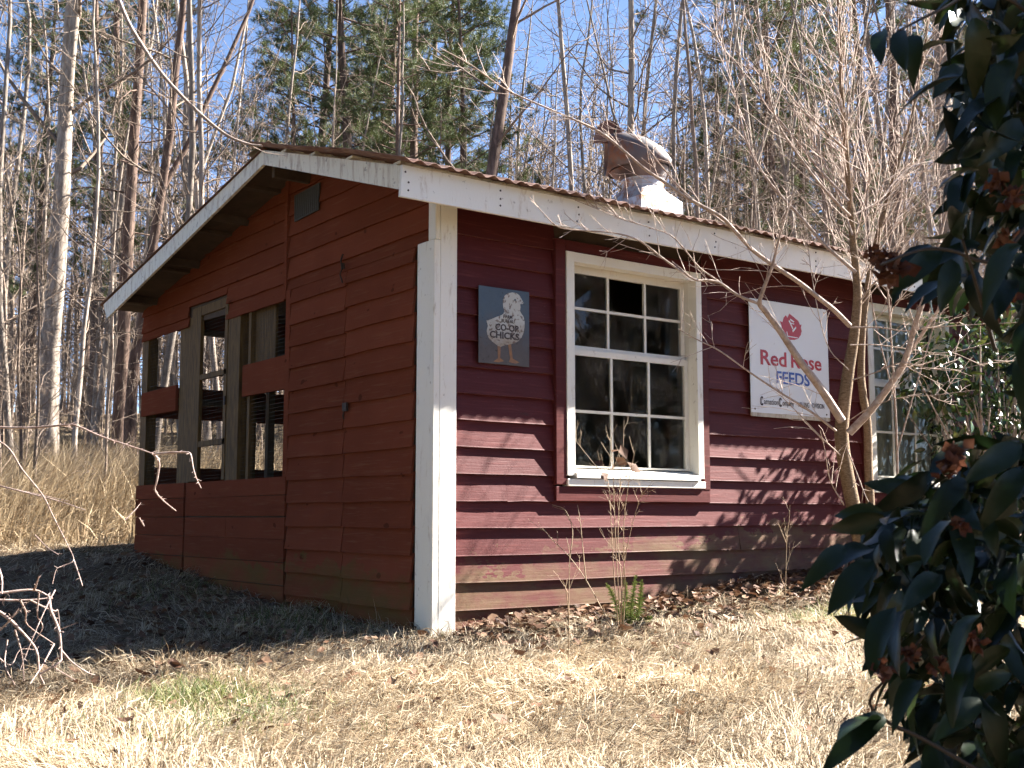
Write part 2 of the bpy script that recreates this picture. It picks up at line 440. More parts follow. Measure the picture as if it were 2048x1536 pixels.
# gable wall: backing under the boards on the door half
gb = MB()
gb.prism([(.01, -.25), (2.0, -.25), (2.0, deck_z(2.0)), (RIDGE_Y, deck_z(RIDGE_Y)), (.01, deck_z(.01))], 0, .001, .03)
gb.prism([(2.0, 2.32), (YB, 2.40), (YB, deck_z(YB)), (2.0, deck_z(2.0))], 0, .001, .03)
gable = gb.build('gable_wall', M['soffit'], shed)
for z0, z1 in [(2.36, 2.443), (2.443, 2.608), (2.608, 2.766), (2.766, 2.925), (2.925, 3.085), (3.085, 3.25)]:
    lap_board(.03, 1.985, z0, z1, 'y', gable, M['red_gable_bounce'], segs=6, zr=deck_z)
for z0, z1, spans in [(2.295, 2.425, [(2.03, 3.11)]), (2.345, 2.425, [(3.93, YB)]), (2.425, 2.585, [(2.03, 3.11), (3.93, YB)]),
                      (2.51, 2.585, [(3.11, 3.93)]), (2.585, 2.745, [(2.03, YB)]), (2.745, 2.912, [(2.03, YB)]), (2.912, 3.05, [(2.03, YB)]), (3.05, 3.21, [(2.03, 3.2)])]:
    for a, b in spans: lap_board(a, b, z0, z1, 'y', gable, M['red_gable_bounce'], segs=6, zr=deck_z)
mb = MB(); mb.box(-.034, .0, 1.986, 2.029, 2.30, 3.20); mb.build('batten', M['red_gable_bounce'], gable)
# flat boards under the screens
zs = [.995, .862, .703, .540, .375, .21, .05, -.12]
for r_, (a, b) in enumerate([(1.955, 3.865), (3.905, YB)]):
    for i in range(len(zs) - 1):
        cut = [(a, b)] if not (r_ == 0 and i == 2) else [(a, 3.0), (3.004, b)]
        for a2, b2 in cut:
            q = MB(); o = .022 + jit(.003); z1 = zs[i] - .003 + jit(.003); z0 = zs[i + 1] + .003 + jit(.002)
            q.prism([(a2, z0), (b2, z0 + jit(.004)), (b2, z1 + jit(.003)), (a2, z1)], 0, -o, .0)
            q.build('board', M['red_gable_bounce'], gable)
q = MB(); q.box(.001, .022, 1.955, YB, -.25, .985); q.build('backing_panel', M['soffit'], gable)
q = MB(); q.box(-.004, .0, 3.866, 3.904, -.1, .99); q.build('batten', M['soffit'], gable)
for (a, b, z0, z1) in [(1.985, 2.735, 1.632, 1.880), (4.15, 5.02, 1.630, 1.852)]:
    q = MB(); q.prism([(a, z0), (b, z0 + .004), (b, z1), (a, z1 + .004)], 0, -.03, -.006); q.build('board', M['red_gable_bounce'], gable)
q = MB(); q.box(-.03, -.001, 1.915, 1.984, .99, 2.36); q.build('door_trim', M['red_gable_bounce'], gable)
# the posts of the screened bays
for (a, b, x0, x1, z0, z1, mm) in [(4.95, 5.10, -.004, .09, .98, 2.37, 'old_wood'), (3.87, 4.14, -.002, .09, .98, 2.42, 'old_wood'), (2.84, 3.07, -.012, .08, .98, 2.32, 'old_wood'),
                                   (2.655, 2.70, .0, .04, .98, 2.30, 'old_wood'), (2.29, 2.645, .035, .055, 1.70, 2.34, 'old_wood')]:
    q = MB(); q.box(x0, x1, a, b, z0, z1); q.build('post', M[mm], gable)
def wire_mesh(y0, y1, z0, z1, x, parent, step=.03, axis=0, r=.0008):
    mb = MB()
    for y in np.arange(y0 + step * .5, y1, step):
        p = [(x, y + jit(.004), z0), (x + jit(.006), y + jit(.006), (z0 + z1) / 2), (x, y + jit(.004), z1)]
        mb.tube(p if axis == 0 else [(b_, a_, c_) for a_, b_, c_ in p], r, 3)
    for z in np.arange(z0 + step * .5, z1, step):
        p = [(x, y0, z + jit(.004)), (x + jit(.006), (y0 + y1) / 2, z + jit(.006)), (x, y1, z + jit(.004))]
        mb.tube(p if axis == 0 else [(b_, a_, c_) for a_, b_, c_ in p], r, 3)
    return tag(mb.build('wire_mesh', M['wire'], parent), kind='stuff')
wire_mesh(4.14, 4.95, .99, 2.36, .012, gable); wire_mesh(2.0, 2.84, .99, 2.30, .014, gable)

# the screen door between the posts
sd = MB()
sd.prism([(3.64, 1.0), (3.83, 1.0), (3.83, 2.485), (3.64, 2.485)], 0, -.02, .012)
sdoor = sd.build('screen_door', M['old_wood'], shed)
for (a, b, z0, z1, nm) in [(3.08, 3.64, 2.405, 2.482, 'rail'), (3.08, 3.64, 1.852, 1.895, 'rail'), (3.08, 3.64, 1.286, 1.332, 'rail'), (3.075, 3.13, 1.0, 2.404, 'stile')]:
    q = MB(); q.box(-.018, .01, a, b, z0, z1); q.build(nm, M['old_wood'], sdoor)
wire_mesh(3.13, 3.64, 1.0, 2.40, .016, sdoor)
q = MB(); q.box(-.03, -.02, 3.07, 3.10, 1.60, 1.67); q.build('latch', M['iron'], sdoor)

# double door of clapboards
for nm, (a, b), z_first, step, lab in [('door', (.20, 1.062), 2.266, .1632, 'nearer leaf of the clapboard double door'), ('door', (1.072, 1.905), 2.252, .1615, 'farther leaf of the clapboard double door')]:
    d = MB(); d.box(-.016, -.003, a + .012, b - .004, -.06, 2.345)
    door = d.build(nm, M['soffit'], shed); door['label'] = lab
    z1 = 2.352; z0 = z_first
    while z1 > -.05:
        lap_board(a, b, max(z0, -.14), z1, 'y', door, M['red_gable_bounce'], t=.027 + jit(.003), off=.014, segs=3)
        z1 = z0; z0 -= step
    if a < .5:
        q = MB(); q.box(-.052, -.036, 1.0, 1.055, 1.40, 1.455); q.tube([(-.05, 1.03, 1.40), (-.058, 1.03, 1.37), (-.05, 1.03, 1.345)], .005, 5); q.build('latch', M['iron'], door)
        q = MB(); q.tube([(-.05, 1.09, 2.36), (-.062, 1.085, 2.43), (-.05, 1.08, 2.47)], .006, 5); q.tube([(-.05, 1.085, 2.38), (-.065, 1.09, 2.33), (-.055, 1.07, 2.27)], .005, 5)
        q.box(-.05, -.04, 1.07, 1.10, 2.37, 2.41); q.build('hook', M['iron'], door)
# gable vent screen
q = MB(); q.prism([(1.50, 2.870), (1.875, 2.858), (1.885, 3.056), (1.49, 3.066)], 0, -.030, -.018)
gv = q.build('gable_vent', M['screen'], shed)
for yy in np.linspace(1.52, 1.86, 12):
    q = MB(); q.tube([(-.031, yy, 2.872), (-.031, yy, 3.052)], .002, 3); q.build('wire', M['wire'], gv)

# corner boards
def trim(name, x0, x1, y0, y1, z0, z1, m, parent=shed, bev=.004):
    mb = MB(); segs = max(2, int(max(x1 - x0, y1 - y0, z1 - z0) / .4))
    mb.box(x0, x1, y0, y1, z0, z1)
    o = mb.build(name, m, parent)
    bv = o.modifiers.new('edge', 'BEVEL'); bv.width = min(bev, .3 * min(x1 - x0, y1 - y0, z1 - z0)); bv.segments = 1
    return o
trim('corner_board', .0, .122, -.056, -.0005, -.08, 2.60, M['white'])
trim('corner_board', -.045, -.0005, -.056, .135, -.08, 2.362, M['white'])
trim('corner_board', -.034, -.0005, -.054, .028, 2.364, 2.70, M['white'])
trim('corner_board', XE - .1, XE, -.056, -.0005, -.1, 2.60, M['white'])

# other walls and the partition that keeps the front room dark
q = MB(); q.box(XE - .03, XE, .03, YB, -.25, 2.7); q.prism([(.03, 2.7), (YB, 2.66), (RIDGE_Y, deck_z(RIDGE_Y))], 0, XE - .03, XE)
q.build('end_wall', M['red_front'], shed)
q = MB(); q.box(.03, XE - .03, 2.005, 2.03, -.2, 3.2); q.build('partition', M['interior'], shed)
q = MB(); q.box(2.25, 2.28, 2.03, YB - .02, -.2, 2.95); q.build('partition', M['interior'], shed)
q = MB(); q.box(.03, XE - .03, .04, 2.0, .02, .05); q.build('room_floor', M['interior'], shed)
bw = MB()
for x0, x1, z0, z1 in [(0, 2.3, -.2, 1.17), (0, 2.3, 1.635, 1.935), (0, 2.3, 2.485, 2.68), (2.3, XE, -.2, 2.68)]: bw.box(x0, x1, YB - .03, YB, z0, z1)
back = bw.build('back_wall', M['red_gable_bounce'], shed)
for x in (.0, .44, 1.02, 1.55): q = MB(); q.box(x, x + .09, YB - .12, YB - .031, .0, 2.6); q.build('post', M['old_wood'], back)
wire_mesh(.0, 2.25, 1.17, 2.49, YB - .015, back, axis=1)
for (x0, x1, y0, y1, z0, z1, nm) in [(1.12, 2.2, 3.55, 3.95, 1.30, 1.52, 'nest_box'), (1.12, 2.2, 3.5, 4.0, 1.525, 1.55, 'shelf'), (1.12, 2.2, 3.5, 4.0, 1.27, 1.295, 'shelf'),
                                     (.03, 2.2, 4.3, 4.36, 1.70, 1.76, 'perch'), (.03, 2.2, 3.9, 3.96, 2.28, 2.33, 'perch'), (.6, .66, 3.6, 3.66, .0, 2.4, 'post'), (1.15, 1.22, 3.45, 3.52, .0, 2.6, 'post'), (.45, .95, 3.2, 3.26, 2.02, 2.17, 'nest_box')]:
    q = MB(); q.box(x0, x1, y0, y1, z0, z1); q.build(nm, M['interior'], shed)

# windows
def window(x0, x1, parent, lab, broken=False, curtain=False):
    red = M['red_front']
    win = MB()                                                   # outer casing: one mitred frame in white
    cl, cr = x0 + .065, x1 - .052; zt, zb = 2.425, .985
    win.box(x0, cl, -.059, .02, zb - .02, zt); win.box(cr, x1, -.059, .02, zb - .02, zt); win.box(cl, cr, -.0588, .02, 2.362, zt - .001)
    win.box(cl - .001, cl + .0, .02, .03, zb, 2.36)
    o = win.build('window', M['white'], parent); o['label'] = lab
    bv = o.modifiers.new('edge', 'BEVEL'); bv.width = .003; bv.segments = 1
    trim('trim', x0 - .088, x0 - .002, -.053, -.001, .905, 2.50, red, o); trim('trim', x1 + .002, x1 + .066, -.053, -.001, .888, 2.50, red, o)
    trim('trim', x0 - .002, x1 + .002, -.051, -.001, 2.427, 2.50, red, o)
    trim('apron', x0 - .088, x1 + .066, -.050, -.001, .800, .895, red, o)
    q = MB(); q.prism([(-.078, .950), (-.078, .980), (.075, 1.022), (.075, .95)], 0, x0 + .062, x1 - .055); q.build('sill', M['white'], o)
    trim('sill_board', x0 - .002, x1 + .008, -.065, -.0005, .896, .944, M['white'], o)
    # jambs
    q = MB(); q.box(cl - .02, cl, .021, .10, .99, 2.40); q.box(cr + .001, cr + .02, .021, .10, .99, 2.40); q.box(cl, cr, .021, .10, 2.372, 2.40); q.build('jamb', M['white_sash'], o)
    gx0, gx1 = cl + .055, cr - .035
    for (za, zc, mz, yy, nm) in [(1.805, 2.372, 2.083, .064, 'upper_sash'), (1.022, 1.803, 1.392, .034, 'lower_sash')]:
        s = MB(); br = .026 if nm == 'upper_sash' else .03
        tr_ = .052 if nm == 'upper_sash' else .040
        if nm == 'lower_sash': br = .012
        s.box(cl + .001, gx0, yy, yy + .028, za, zc); s.box(gx1, cr - .0, yy, yy + .028, za, zc)
        s.box(gx0, gx1, yy + .0005, yy + .028, zc - tr_, zc); s.box(gx0, gx1, yy + .0005, yy + .028, za, za + br)
        so = s.build(nm, M['white_sash'], o)
        g0, g1 = za + br, zc - tr_
        cols = [gx0, gx0 + (gx1 - gx0) * .335, gx0 + (gx1 - gx0) * .668, gx1]
        for c in cols[1:3]: q = MB(); q.box(c - .0095, c + .0095, yy + .003, yy + .022, g0, g1); q.build('muntin', M['white_sash'], so)
        q = MB(); q.box(gx0, gx1, yy + .0035, yy + .0215, mz - .009, mz + .009); q.build('muntin', M['white_sash'], so)
        for i in range(3):
            for j, (p0, p1) in enumerate([(g0, mz - .009), (mz + .009, g1)]):
                a, b = cols[i] + .009, cols[i + 1] - .009; y_ = yy + .012
                t = jit(.0015)
                if broken and nm == 'upper_sash' and i == 1 and j == 1:
                    q = MB(); q.add([(a, y_, p0), (a + .06, y_, p0), (a + .045, y_, p0 + .05), (a, y_, p0 + .12)], [(0, 1, 2, 3)]); q.build('broken_pane', M['glass'], o)
                    continue
                q = MB(); q.add([(a, y_ + t, p0), (b, y_ - t, p0), (b, y_ + t, p1), (a, y_ - t, p1)], [(0, 1, 2, 3)]); q.build('pane', M['glass'], so)
    if curtain:
        n = 60; xs = np.linspace(cl, cr, n); V = []
        for z in (1.0, 2.36):
            for x in xs: V.append((x, .125 + .014 * math.sin(x * 42) + .008 * math.sin(x * 97), z))
        q = MB(); q.add(V, [(i, i + 1, n + i + 1, n + i) for i in range(n - 1)]); q.build('curtain', M['curtain'], o)
    return o
window(*W1, shed, 'white twelve pane window beside the chick sign, one pane broken', broken=True)
window(*W2, shed, 'white sash window with a pale curtain beyond the sapling', curtain=True)

# roof
roof = MB(); roof.box(-.30, XE + .3, RIDGE_Y - .02, RIDGE_Y + .02, 3.10, 3.255)
roof = roof.build('roof', M['soffit'], shed)
def sheet(x0, x1, y0, y1, lift, mat, curl=0.):
    pitch = .102; n = max(6, int((x1 - x0) / pitch * 6)); xs = np.linspace(x0, x1, n + 1); V = []
    rows = 2 if not curl else 4
    for s_, yy in enumerate(np.linspace(y0, y1, rows)):
        for i, x in enumerate(xs):
            z = roof_z(yy) + lift + .011 * math.sin(x / pitch * 2 * math.pi) + jit(.0015)
            if curl and i < n * .5: z += curl * (1 - i / (n * .5)) * (.5 + .5 * math.sin(yy * 4))
            V.append((x, yy, z))
    V = V + [(a, b, c - .003) for a, b, c in V]; k = rows * (n + 1); F = []
    for s_ in range(rows - 1):
        for i in range(n):
            a = s_ * (n + 1) + i; f = (a, a + 1, a + n + 2, a + n + 1)
            F.append(f); F.append(tuple(j + k for j in f[::-1]))
    for i in range(n):
        F.append((i, i + k, i + 1 + k, i + 1)); e = (rows - 1) * (n + 1) + i; F.append((e, e + 1, e + 1 + k, e + k))
    for s_ in range(rows - 1):
        a = s_ * (n + 1); F.append((a, a + n + 1, a + n + 1 + k, a + k)); a += n; F.append((a, a + k, a + n + 1 + k, a + n + 1))
    return MB().add(V, F).build('roof_sheet', mat, roof)
x = -.48
i = 0
while x < XE + .3:
    w = .76 if i else .84
    sheet(x, x + w + .05, -.44 + jit(.010), RIDGE_Y + .03, .034 + .004 * (i % 2), M['rust_sheet'], curl=.02 if i == 0 else 0)
    sheet(x if i else -.395, x + w + .05, RIDGE_Y - .02, YB + .12, .012 + .004 * (i % 2), M['rust_sheet'])
    x += w; i += 1
sheet(-.40, .05, RIDGE_Y - .1, RIDGE_Y + .26, .062, M['green_sheet'])
for y in (-.16, .42, .92, 1.35): trim('purlin', -.375, XE + .25, y - .045, y + .045, roof_z(y) + .002, roof_z(y) + .021, M['white_rake'], roof)
for y in (2.2, 3.1, 4.0, 4.9): trim('purlin', -.357, XE + .25, y - .045, y + .045, roof_z(y) - .05, roof_z(y) - .005, M['soffit'], roof)
for x in np.arange(.25, XE, .61):
    for (ya, yb) in ((-.325, RIDGE_Y - .03), (RIDGE_Y + .03, YB + .1)):
        q = MB(); q.prism([(ya, roof_z(ya) - .12), (yb, roof_z(yb) - .12), (yb, roof_z(yb) - .012), (ya, roof_z(ya) - .012)], 0, x - .02, x + .02); q.build('rafter', M['soffit'], roof)
q = MB(); q.prism([(RIDGE_Y, roof_z(RIDGE_Y) - .03), (YB + .06, roof_z(YB + .06) - .03), (YB + .06, roof_z(YB + .06) - .012), (RIDGE_Y, roof_z(RIDGE_Y) - .012)], 0, -.356, XE + .2); q.build('decking', M['soffit'], roof)
# fascia and rake boards
q = MB(); q.prism([(-.462, 2.490), (3.05, 2.488), (3.05, 2.672), (-.450, 2.674)], 1, -.352, -.33); q.build('fascia_board', M['white'], roof)
for xx in (-.42, .22, .83, 1.44, 2.05, 2.66, 3.10, 3.7, 4.3, 4.9):
    for zz in (2.535, 2.585, 2.635):
        q = MB(); c_ = (xx + jit(.012), -.3505, zz + jit(.012)); q.tube([c_, (c_[0], -.3545, c_[2])], .0065, 6, cap=True); q.build('nail', M['iron'], roof)
q = MB(); q.prism([(3.053, 2.492), (XE + .35, 2.474), (XE + .35, 2.652), (3.053, 2.669)], 1, -.350, -.33); q.build('fascia_board', M['white'], roof)
q = MB(); q.prism([(-.329, 2.535), (RIDGE_Y - .001, 3.178), (RIDGE_Y - .001, 3.284), (-.329, 2.680)], 0, -.38, -.358); q.build('rake_board', M['white_rake'], roof)
q = MB(); q.prism([(RIDGE_Y + .001, 3.178), (5.02, 2.530), (5.14, 2.675), (RIDGE_Y + .001, 3.284)], 0, -.38, -.358); q.build('rake_board', M['white_rake'], roof)
for y in (.55, 2.75, 3.75, 4.75): trim('lookout', -.357, .0, y - .018, y + .018, roof_z(y) - .09, roof_z(y) - .012, M['soffit'], roof)

# roof ventilator
vent = empty('roof_vent', (2.757, 1.12, 3.05), shed); vent['label'] = 'rusty galvanised ventilator cowl on the roof'
vp = np.array([2.757, 1.12, 3.05])
def vent_part(mb, name, mat, smooth=False):
    o = mb.build(name, mat, vent, smooth)
    me = o.data; co = np.empty(len(me.vertices) * 3); me.vertices.foreach_get('co', co)
    me.vertices.foreach_set('co', (co.reshape(-1, 3) - vp).ravel()); me.update(); return o
bx0, bx1, by0, by1 = 2.525, 2.99, .90, 1.36
q = MB()
ring0 = [(bx0, by0), (bx1, by0), (bx1, by1), (bx0, by1)]
q.prism(ring0, 2, 3.0, 3.27)
vent_part(q, 'base', M['galv'])
q = MB(); n = 24; V = []
for i in range(n):
    a = -3 * math.pi / 4 + i * 2 * math.pi / n; c_, s_ = math.cos(a), math.sin(a); mx = max(abs(c_), abs(s_))
    V.append((2.757 + .2325 * c_ / mx, 1.13 + .23 * s_ / mx, 3.272))
for i in range(n):
    a = -3 * math.pi / 4 + i * 2 * math.pi / n; V.append((2.757 + .178 * math.cos(a), 1.13 + .178 * math.sin(a), 3.385))
q.add(V, [(i, (i + 1) % n, n + (i + 1) % n, n + i) for i in range(n)]); vent_part(q, 'transition', M['galv'])
q = MB(); q.tube([(2.757, 1.13, 3.37), (2.757, 1.13, 3.455)], .172, 24, cap=True); q.tube([(2.757, 1.13, 3.448), (2.757, 1.13, 3.466)], .182, 24, cap=True); vent_part(q, 'collar', M['galv'], False)
cen = np.array([2.757, 1.13, 0.]); dep = float(np.dot(np.array([2.757, 1.13, 3.4]) - CAM, FW))
def vp3(px, py): p = W(px, py, dep); return p
side = HD
hood = []
outer = [(1337, 338), (1341, 326), (1322, 303), (1290, 284), (1250, 273), (1212, 277)]
inner = [(1218, 347), (1218, 346), (1217, 346), (1216, 345), (1214, 345), (1212, 345)]
q = MB(); V = []; n = 20
for (o_, i_), hw in zip(zip(outer, inner), [.235, .24, .24, .235, .22, .21]):
    A = vp3(*i_); B = vp3(*o_); c_ = (A + B) / 2; ax = (B - A) / 2
    for k in range(n):
        a = 2 * math.pi * k / n
        sq = .78; ca, sa = math.cos(a), math.sin(a); f_ = 1 / (abs(ca) ** 4 + abs(sa) ** 4) ** .25
        V.append(c_ + ax * ca * min(f_, 1.12) / 1.0 + side * hw * sa * min(f_, 1.12))
F = []
for s_ in range(len(outer) - 1):
    for k in range(n): F.append((s_ * n + k, (s_ + 1) * n + k, (s_ + 1) * n + (k + 1) % n, s_ * n + (k + 1) % n))
q.add(V, F); ho = vent_part(q, 'hood', M['galv_dark'], True)
sol = ho.modifiers.new('thick', 'SOLIDIFY'); sol.thickness = .004
q = MB(); V = []
A = vp3(1218, 347); B = vp3(1337, 338)
for k in range(n):
    a = 2 * math.pi * k / n; V.append((A + B) / 2 + (B - A) / 2 * math.cos(a) + side * .235 * math.sin(a))
for k in range(n):
    a = 2 * math.pi * k / n; V.append(np.array([2.757, 1.13, 3.462]) + RT * -.176 * -math.cos(a) + side * .176 * math.sin(a))
q.add(V, [(k, (k + 1) % n, n + (k + 1) % n, n + k) for k in range(n)]); vent_part(q, 'cone', M['galv_dark'], True)
q = MB(); V = []
pc = vp3(1218, 285)
for t_ in (0., .006):
    for k in range(13):
        a = math.pi * k / 12; V.append(pc + (RT * math.cos(a) * .128 + UZ * (math.sin(a) * .20)) + side * (t_ + .02))
F = [tuple(range(13)), tuple(range(25, 12, -1))] + [(k, k + 1, 14 + k, 13 + k) for k in range(12)]
q.add(V, F); vent_part(q, 'tail_plate', M['rust_sheet'])
q = MB(); q.bar(vp3(1224, 287) - side * .03, vp3(1232, 252) - side * .03, .016); vent_part(q, 'strut', M['iron'])

# ------------------------------------------------------------------ the two signs
def text_mesh(name, txt, size, mat, x, y, z, width=None, bold=0., align='CENTER', parent=None, shear=0., squash=None):
    c = bpy.data.curves.new(name, 'FONT'); c.body = txt; c.size = size; c.align_x = align; c.offset = bold; c.extrude = .0006; c.shear = shear
    c.resolution_u = 3
    t = bpy.data.objects.new(name, c); col.objects.link(t)
    dg = bpy.context.evaluated_depsgraph_get(); dg.update()
    me = bpy.data.meshes.new_from_object(t.evaluated_get(dg)); bpy.data.objects.remove(t)
    co = np.empty(len(me.vertices) * 3); me.vertices.foreach_get('co', co); co = co.reshape(-1, 3)
    if width: co[:, 0] *= width / max(1e-6, co[:, 0].max() - co[:, 0].min())
    if squash: co[:, 1] *= squash
    out = np.stack([co[:, 0] + x, -co[:, 2] * 1.0 + y, co[:, 1] + z], 1)
    me.vertices.foreach_set('co', out.ravel()); me.materials.clear(); me.materials.append(mat); me.update()
    o = bpy.data.objects.new(name, me); return put(o, parent)
def flat(name, poly, y, mat, parent, t=.0006):
    q = MB(); q.prism(poly, 1, y - t, y); return q.build(name, mat, parent)

m = N('rusted lithographed tin')
g = m.n('NewGeometry'); sx = m.n('SeparateXYZ'); m.l(g.outputs['Position'], sx.inputs[0])
nz = m.noise(m.wcoord((1, 1, 1)), 9, 6, .75)
brown_low = m.ramp(m.math('ADD', m.math('MULTIPLY', m.math('SUBTRACT', 1.97, sx.outputs[2]), 2.2), nz), [(.50, (0, 0, 0)), (1.0, (1, 1, 1))])  # brown strengthens towards the bottom edge of the plate
spot = m.ramp(m.noise(m.wcoord((1, 1, 1)), 42, 3, .6), [(.64, (0, 0, 0)), (.68, (1, 1, 1))])
blue = m.mix(nz, (.038, .058, .082), (.08, .103, .125))
c = m.mix(m.math('MULTIPLY', brown_low, .9), blue, m.mix(m.noise(m.wcoord((1, 1, 1)), 30, 4, .7), (.05, .036, .03), (.105, .077, .062)))
c = m.mix(m.math('MULTIPLY', spot, .8), c, (.03, .018, .014))
m.col(c); m.set(Roughness=.45, Metallic=.2); M['tin'] = m.m
m = N('chick print')
nz = m.noise(m.wcoord((1, 1, 1)), 11, 6, .75); g = m.n('NewGeometry'); sx = m.n('SeparateXYZ'); m.l(g.outputs['Position'], sx.inputs[0])
brown_low = m.ramp(m.math('ADD', m.math('MULTIPLY', m.math('SUBTRACT', 1.90, sx.outputs[2]), 2.0), nz), [(.45, (0, 0, 0)), (.95, (1, 1, 1))])
c = m.mix(m.math('MULTIPLY', brown_low, .85), (.46, .46, .43), (.21, .135, .075))
spot = m.ramp(m.noise(m.wcoord((1, 1, 1)), 46, 3, .6), [(.54, (0, 0, 0)), (.60, (1, 1, 1))])
c = m.mix(m.math('MULTIPLY', spot, .75), c, (.10, .05, .03)); m.col(c); m.set(Roughness=.6); M['chick'] = m.m
M['chick_leg'] = simple('faded orange print', (.30, .14, .05), .6, (.18, .09, .05), 40)
M['print_brown'] = simple('dark brown print', (.035, .02, .02), .6)
M['print_red'] = simple('red enamel', (.42, .018, .028), .45, (.36, .02, .03), 20)
M['print_blue'] = simple('blue enamel', (.03, .08, .36), .45, (.04, .10, .34), 20)

sy = -.050
cs = empty('tin_sign', (.487, sy, 1.64)); tag(cs, 'small rusted blue tin sign with a pale chick silhouette', 'sign')
def rel(o, root):                        # keep world coordinates although parented to an Empty
    o.matrix_parent_inverse = Matrix.Translation(-Vector(root.location)); return o
q = MB(); q.box(.285, .675, sy, sy + .004, 1.638, 2.118); plate = rel(q.build('plate', M['tin'], cs), cs)
bv = plate.modifiers.new('edge', 'BEVEL'); bv.width = .0015
TLc, TRc, BRc, BLc = (170, 150), (910, 260), (890, 1370), (150, 1300)
def cloc(px, py):
    u = (px - (170 - (py - 200) * .018)) / 738.0
    t = 150 + 110 * u; b = 1300 + 70 * u; v = (py - t) / (b - t)
    return (.285 + .39 * u, 2.118 - .48 * v)
chick = [(512, 420), (515, 370), (540, 310), (590, 275), (650, 262), (710, 272), (750, 300), (780, 345), (800, 385), (818, 420), (800, 440), (765, 438), (772, 480), (762, 540), (782, 580), (812, 620), (828, 700), (825, 780), (810, 860),
         (780, 930), (730, 985), (670, 1020), (600, 1035), (540, 1042), (470, 1070), (430, 1055), (370, 1010), (310, 960), (282, 900), (272, 830), (290, 760), (280, 710), (268, 680), (300, 675), (360, 650), (430, 620), (490, 600), (520, 575), (530, 530), (515, 480)]
rel(flat('chick_print', [cloc(*p) for p in chick][::-1], sy - .0008, M['chick'], cs), cs)
for leg in ([(425, 1050), (470, 1065), (458, 1235), (515, 1280), (440, 1298), (360, 1285), (428, 1238)], [(578, 1036), (622, 1028), (640, 1240), (740, 1302), (680, 1318), (585, 1292), (604, 1240)]):
    rel(flat('leg_print', [cloc(*p) for p in leg][::-1], sy - .0006, M['chick_leg'], cs), cs)
rel(flat('eye_print', [(cloc(690 + 16 * math.cos(a), 375 + 14 * math.sin(a))) for a in np.linspace(0, 2 * math.pi, 9)[:-1]][::-1], sy - .0020, M['tin'], cs), cs)
for t_, ctr, sz, wd, bo in [('FARM', (580, 650), .030, .068, .0006), ('BUREAU', (580, 715), .030, .100, .0006), ('CO-OP', (562, 835), .056, .180, .0016), ('CHICKS', (525, 950), .058, .226, .0016)]:
    x_, z_ = cloc(*ctr); rel(text_mesh('lettering', t_, sz, M['print_brown'], x_, sy - .0026, z_, wd, bo, parent=cs), cs)

sy2 = -.056
rs = empty('enamel_sign', (3.155, sy2, 1.44)); tag(rs, 'white enamel feed sign with a red rose emblem, behind the sapling', 'sign')
x0, x1, z0, z1 = 2.70, 3.585, 1.445, 2.305
def rounded(x0, x1, z0, z1, r, n=4):
    P_ = []
    for cx_, cz_, a0 in ((x1 - r, z1 - r, 0), (x0 + r, z1 - r, 90), (x0 + r, z0 + r, 180), (x1 - r, z0 + r, 270)):
        for i in range(n + 1): a = R(a0 + 90 * i / n); P_.append((cx_ + r * math.cos(a), cz_ + r * math.sin(a)))
    return P_[::-1]
q = MB(); q.prism(rounded(x0, x1, z0, z1, .018), 1, sy2, sy2 + .006); plate = rel(q.build('plate', M['enamel'], rs), rs)
wd, ht = x1 - x0, z1 - z0
def sloc(u, v): return (x0 + wd * u, z1 - ht * v)
q = MB(); q.prism(rounded(x0 + .001, x1 - .001, z0 - .012, z0 + .016, .006), 1, sy2 - .002, sy2 + .010); rel(q.build('rolled_edge', white_paint('sign edge', (.5, .44, .34), (.2, .11, .06), .8, .48), rs), rs)
rose = [(.50, .085), (.565, .115), (.615, .14), (.635, .175), (.655, .165), (.645, .20), (.655, .225), (.64, .265), (.605, .30), (.555, .315), (.50, .32), (.455, .318), (.475, .295), (.43, .275), (.405, .24), (.395, .195), (.375, .165), (.41, .17), (.425, .13), (.455, .105), (.475, .125)]
rel(flat('rose_emblem', [sloc(*p) for p in rose], sy2 - .0010, M['print_red'], rs), rs)
for pg in ([(.485, .15), (.50, .145), (.545, .215), (.535, .225)], [(.53, .235), (.575, .195), (.585, .205), (.54, .25)], [(.47, .285), (.60, .29), (.60, .297), (.47, .294)], [(.51, .13), (.56, .15), (.55, .16), (.505, .142)], [(.455, .25), (.465, .25), (.475, .29), (.468, .29)], [(.515, .165), (.56, .17), (.555, .178), (.52, .175)]):
    rel(flat('rose_line', [sloc(*p) for p in pg], sy2 - .0028, M['enamel'], rs), rs)
for t_, u_, v_, sz, wdt, bo, mm in [('Red', .285, .562, .155, .285, .0030, 'print_red'), ('Rose', .70, .562, .155, .35, .0030, 'print_red'), ('FEEDS', .525, .712, .128, .375, .0026, 'print_blue'), ('MILLING', .655, .905, .054, .125, .0001, 'print_brown'), ('DIVISION', .845, .905, .054, .138, .0001, 'print_brown')]:
    x_, z_ = sloc(u_, v_); rel(text_mesh('lettering', t_, sz, M[mm], x_, sy2 - .0020, z_, wdt, bo, parent=rs), rs)
for cap, body, u_, wdt in (('C', 'arnation', .125, .155), ('C', 'ompany', .355, .128)):
    x_, z_ = sloc(u_, .918); rel(text_mesh('lettering', cap, .098, M['print_brown'], x_, sy2 - .0020, z_, .034, .0002, parent=rs), rs)
    rel(text_mesh('lettering', cap, .078, M['print_brown'], x_ + .006, sy2 - .0020, z_ + .007, .020, .0004, parent=rs), rs)
    x_, z_ = sloc(u_ + .028, .905); rel(text_mesh('lettering', body, .062, M['print_brown'], x_, sy2 - .0020, z_, wdt, .0001, align='LEFT', parent=rs), rs)
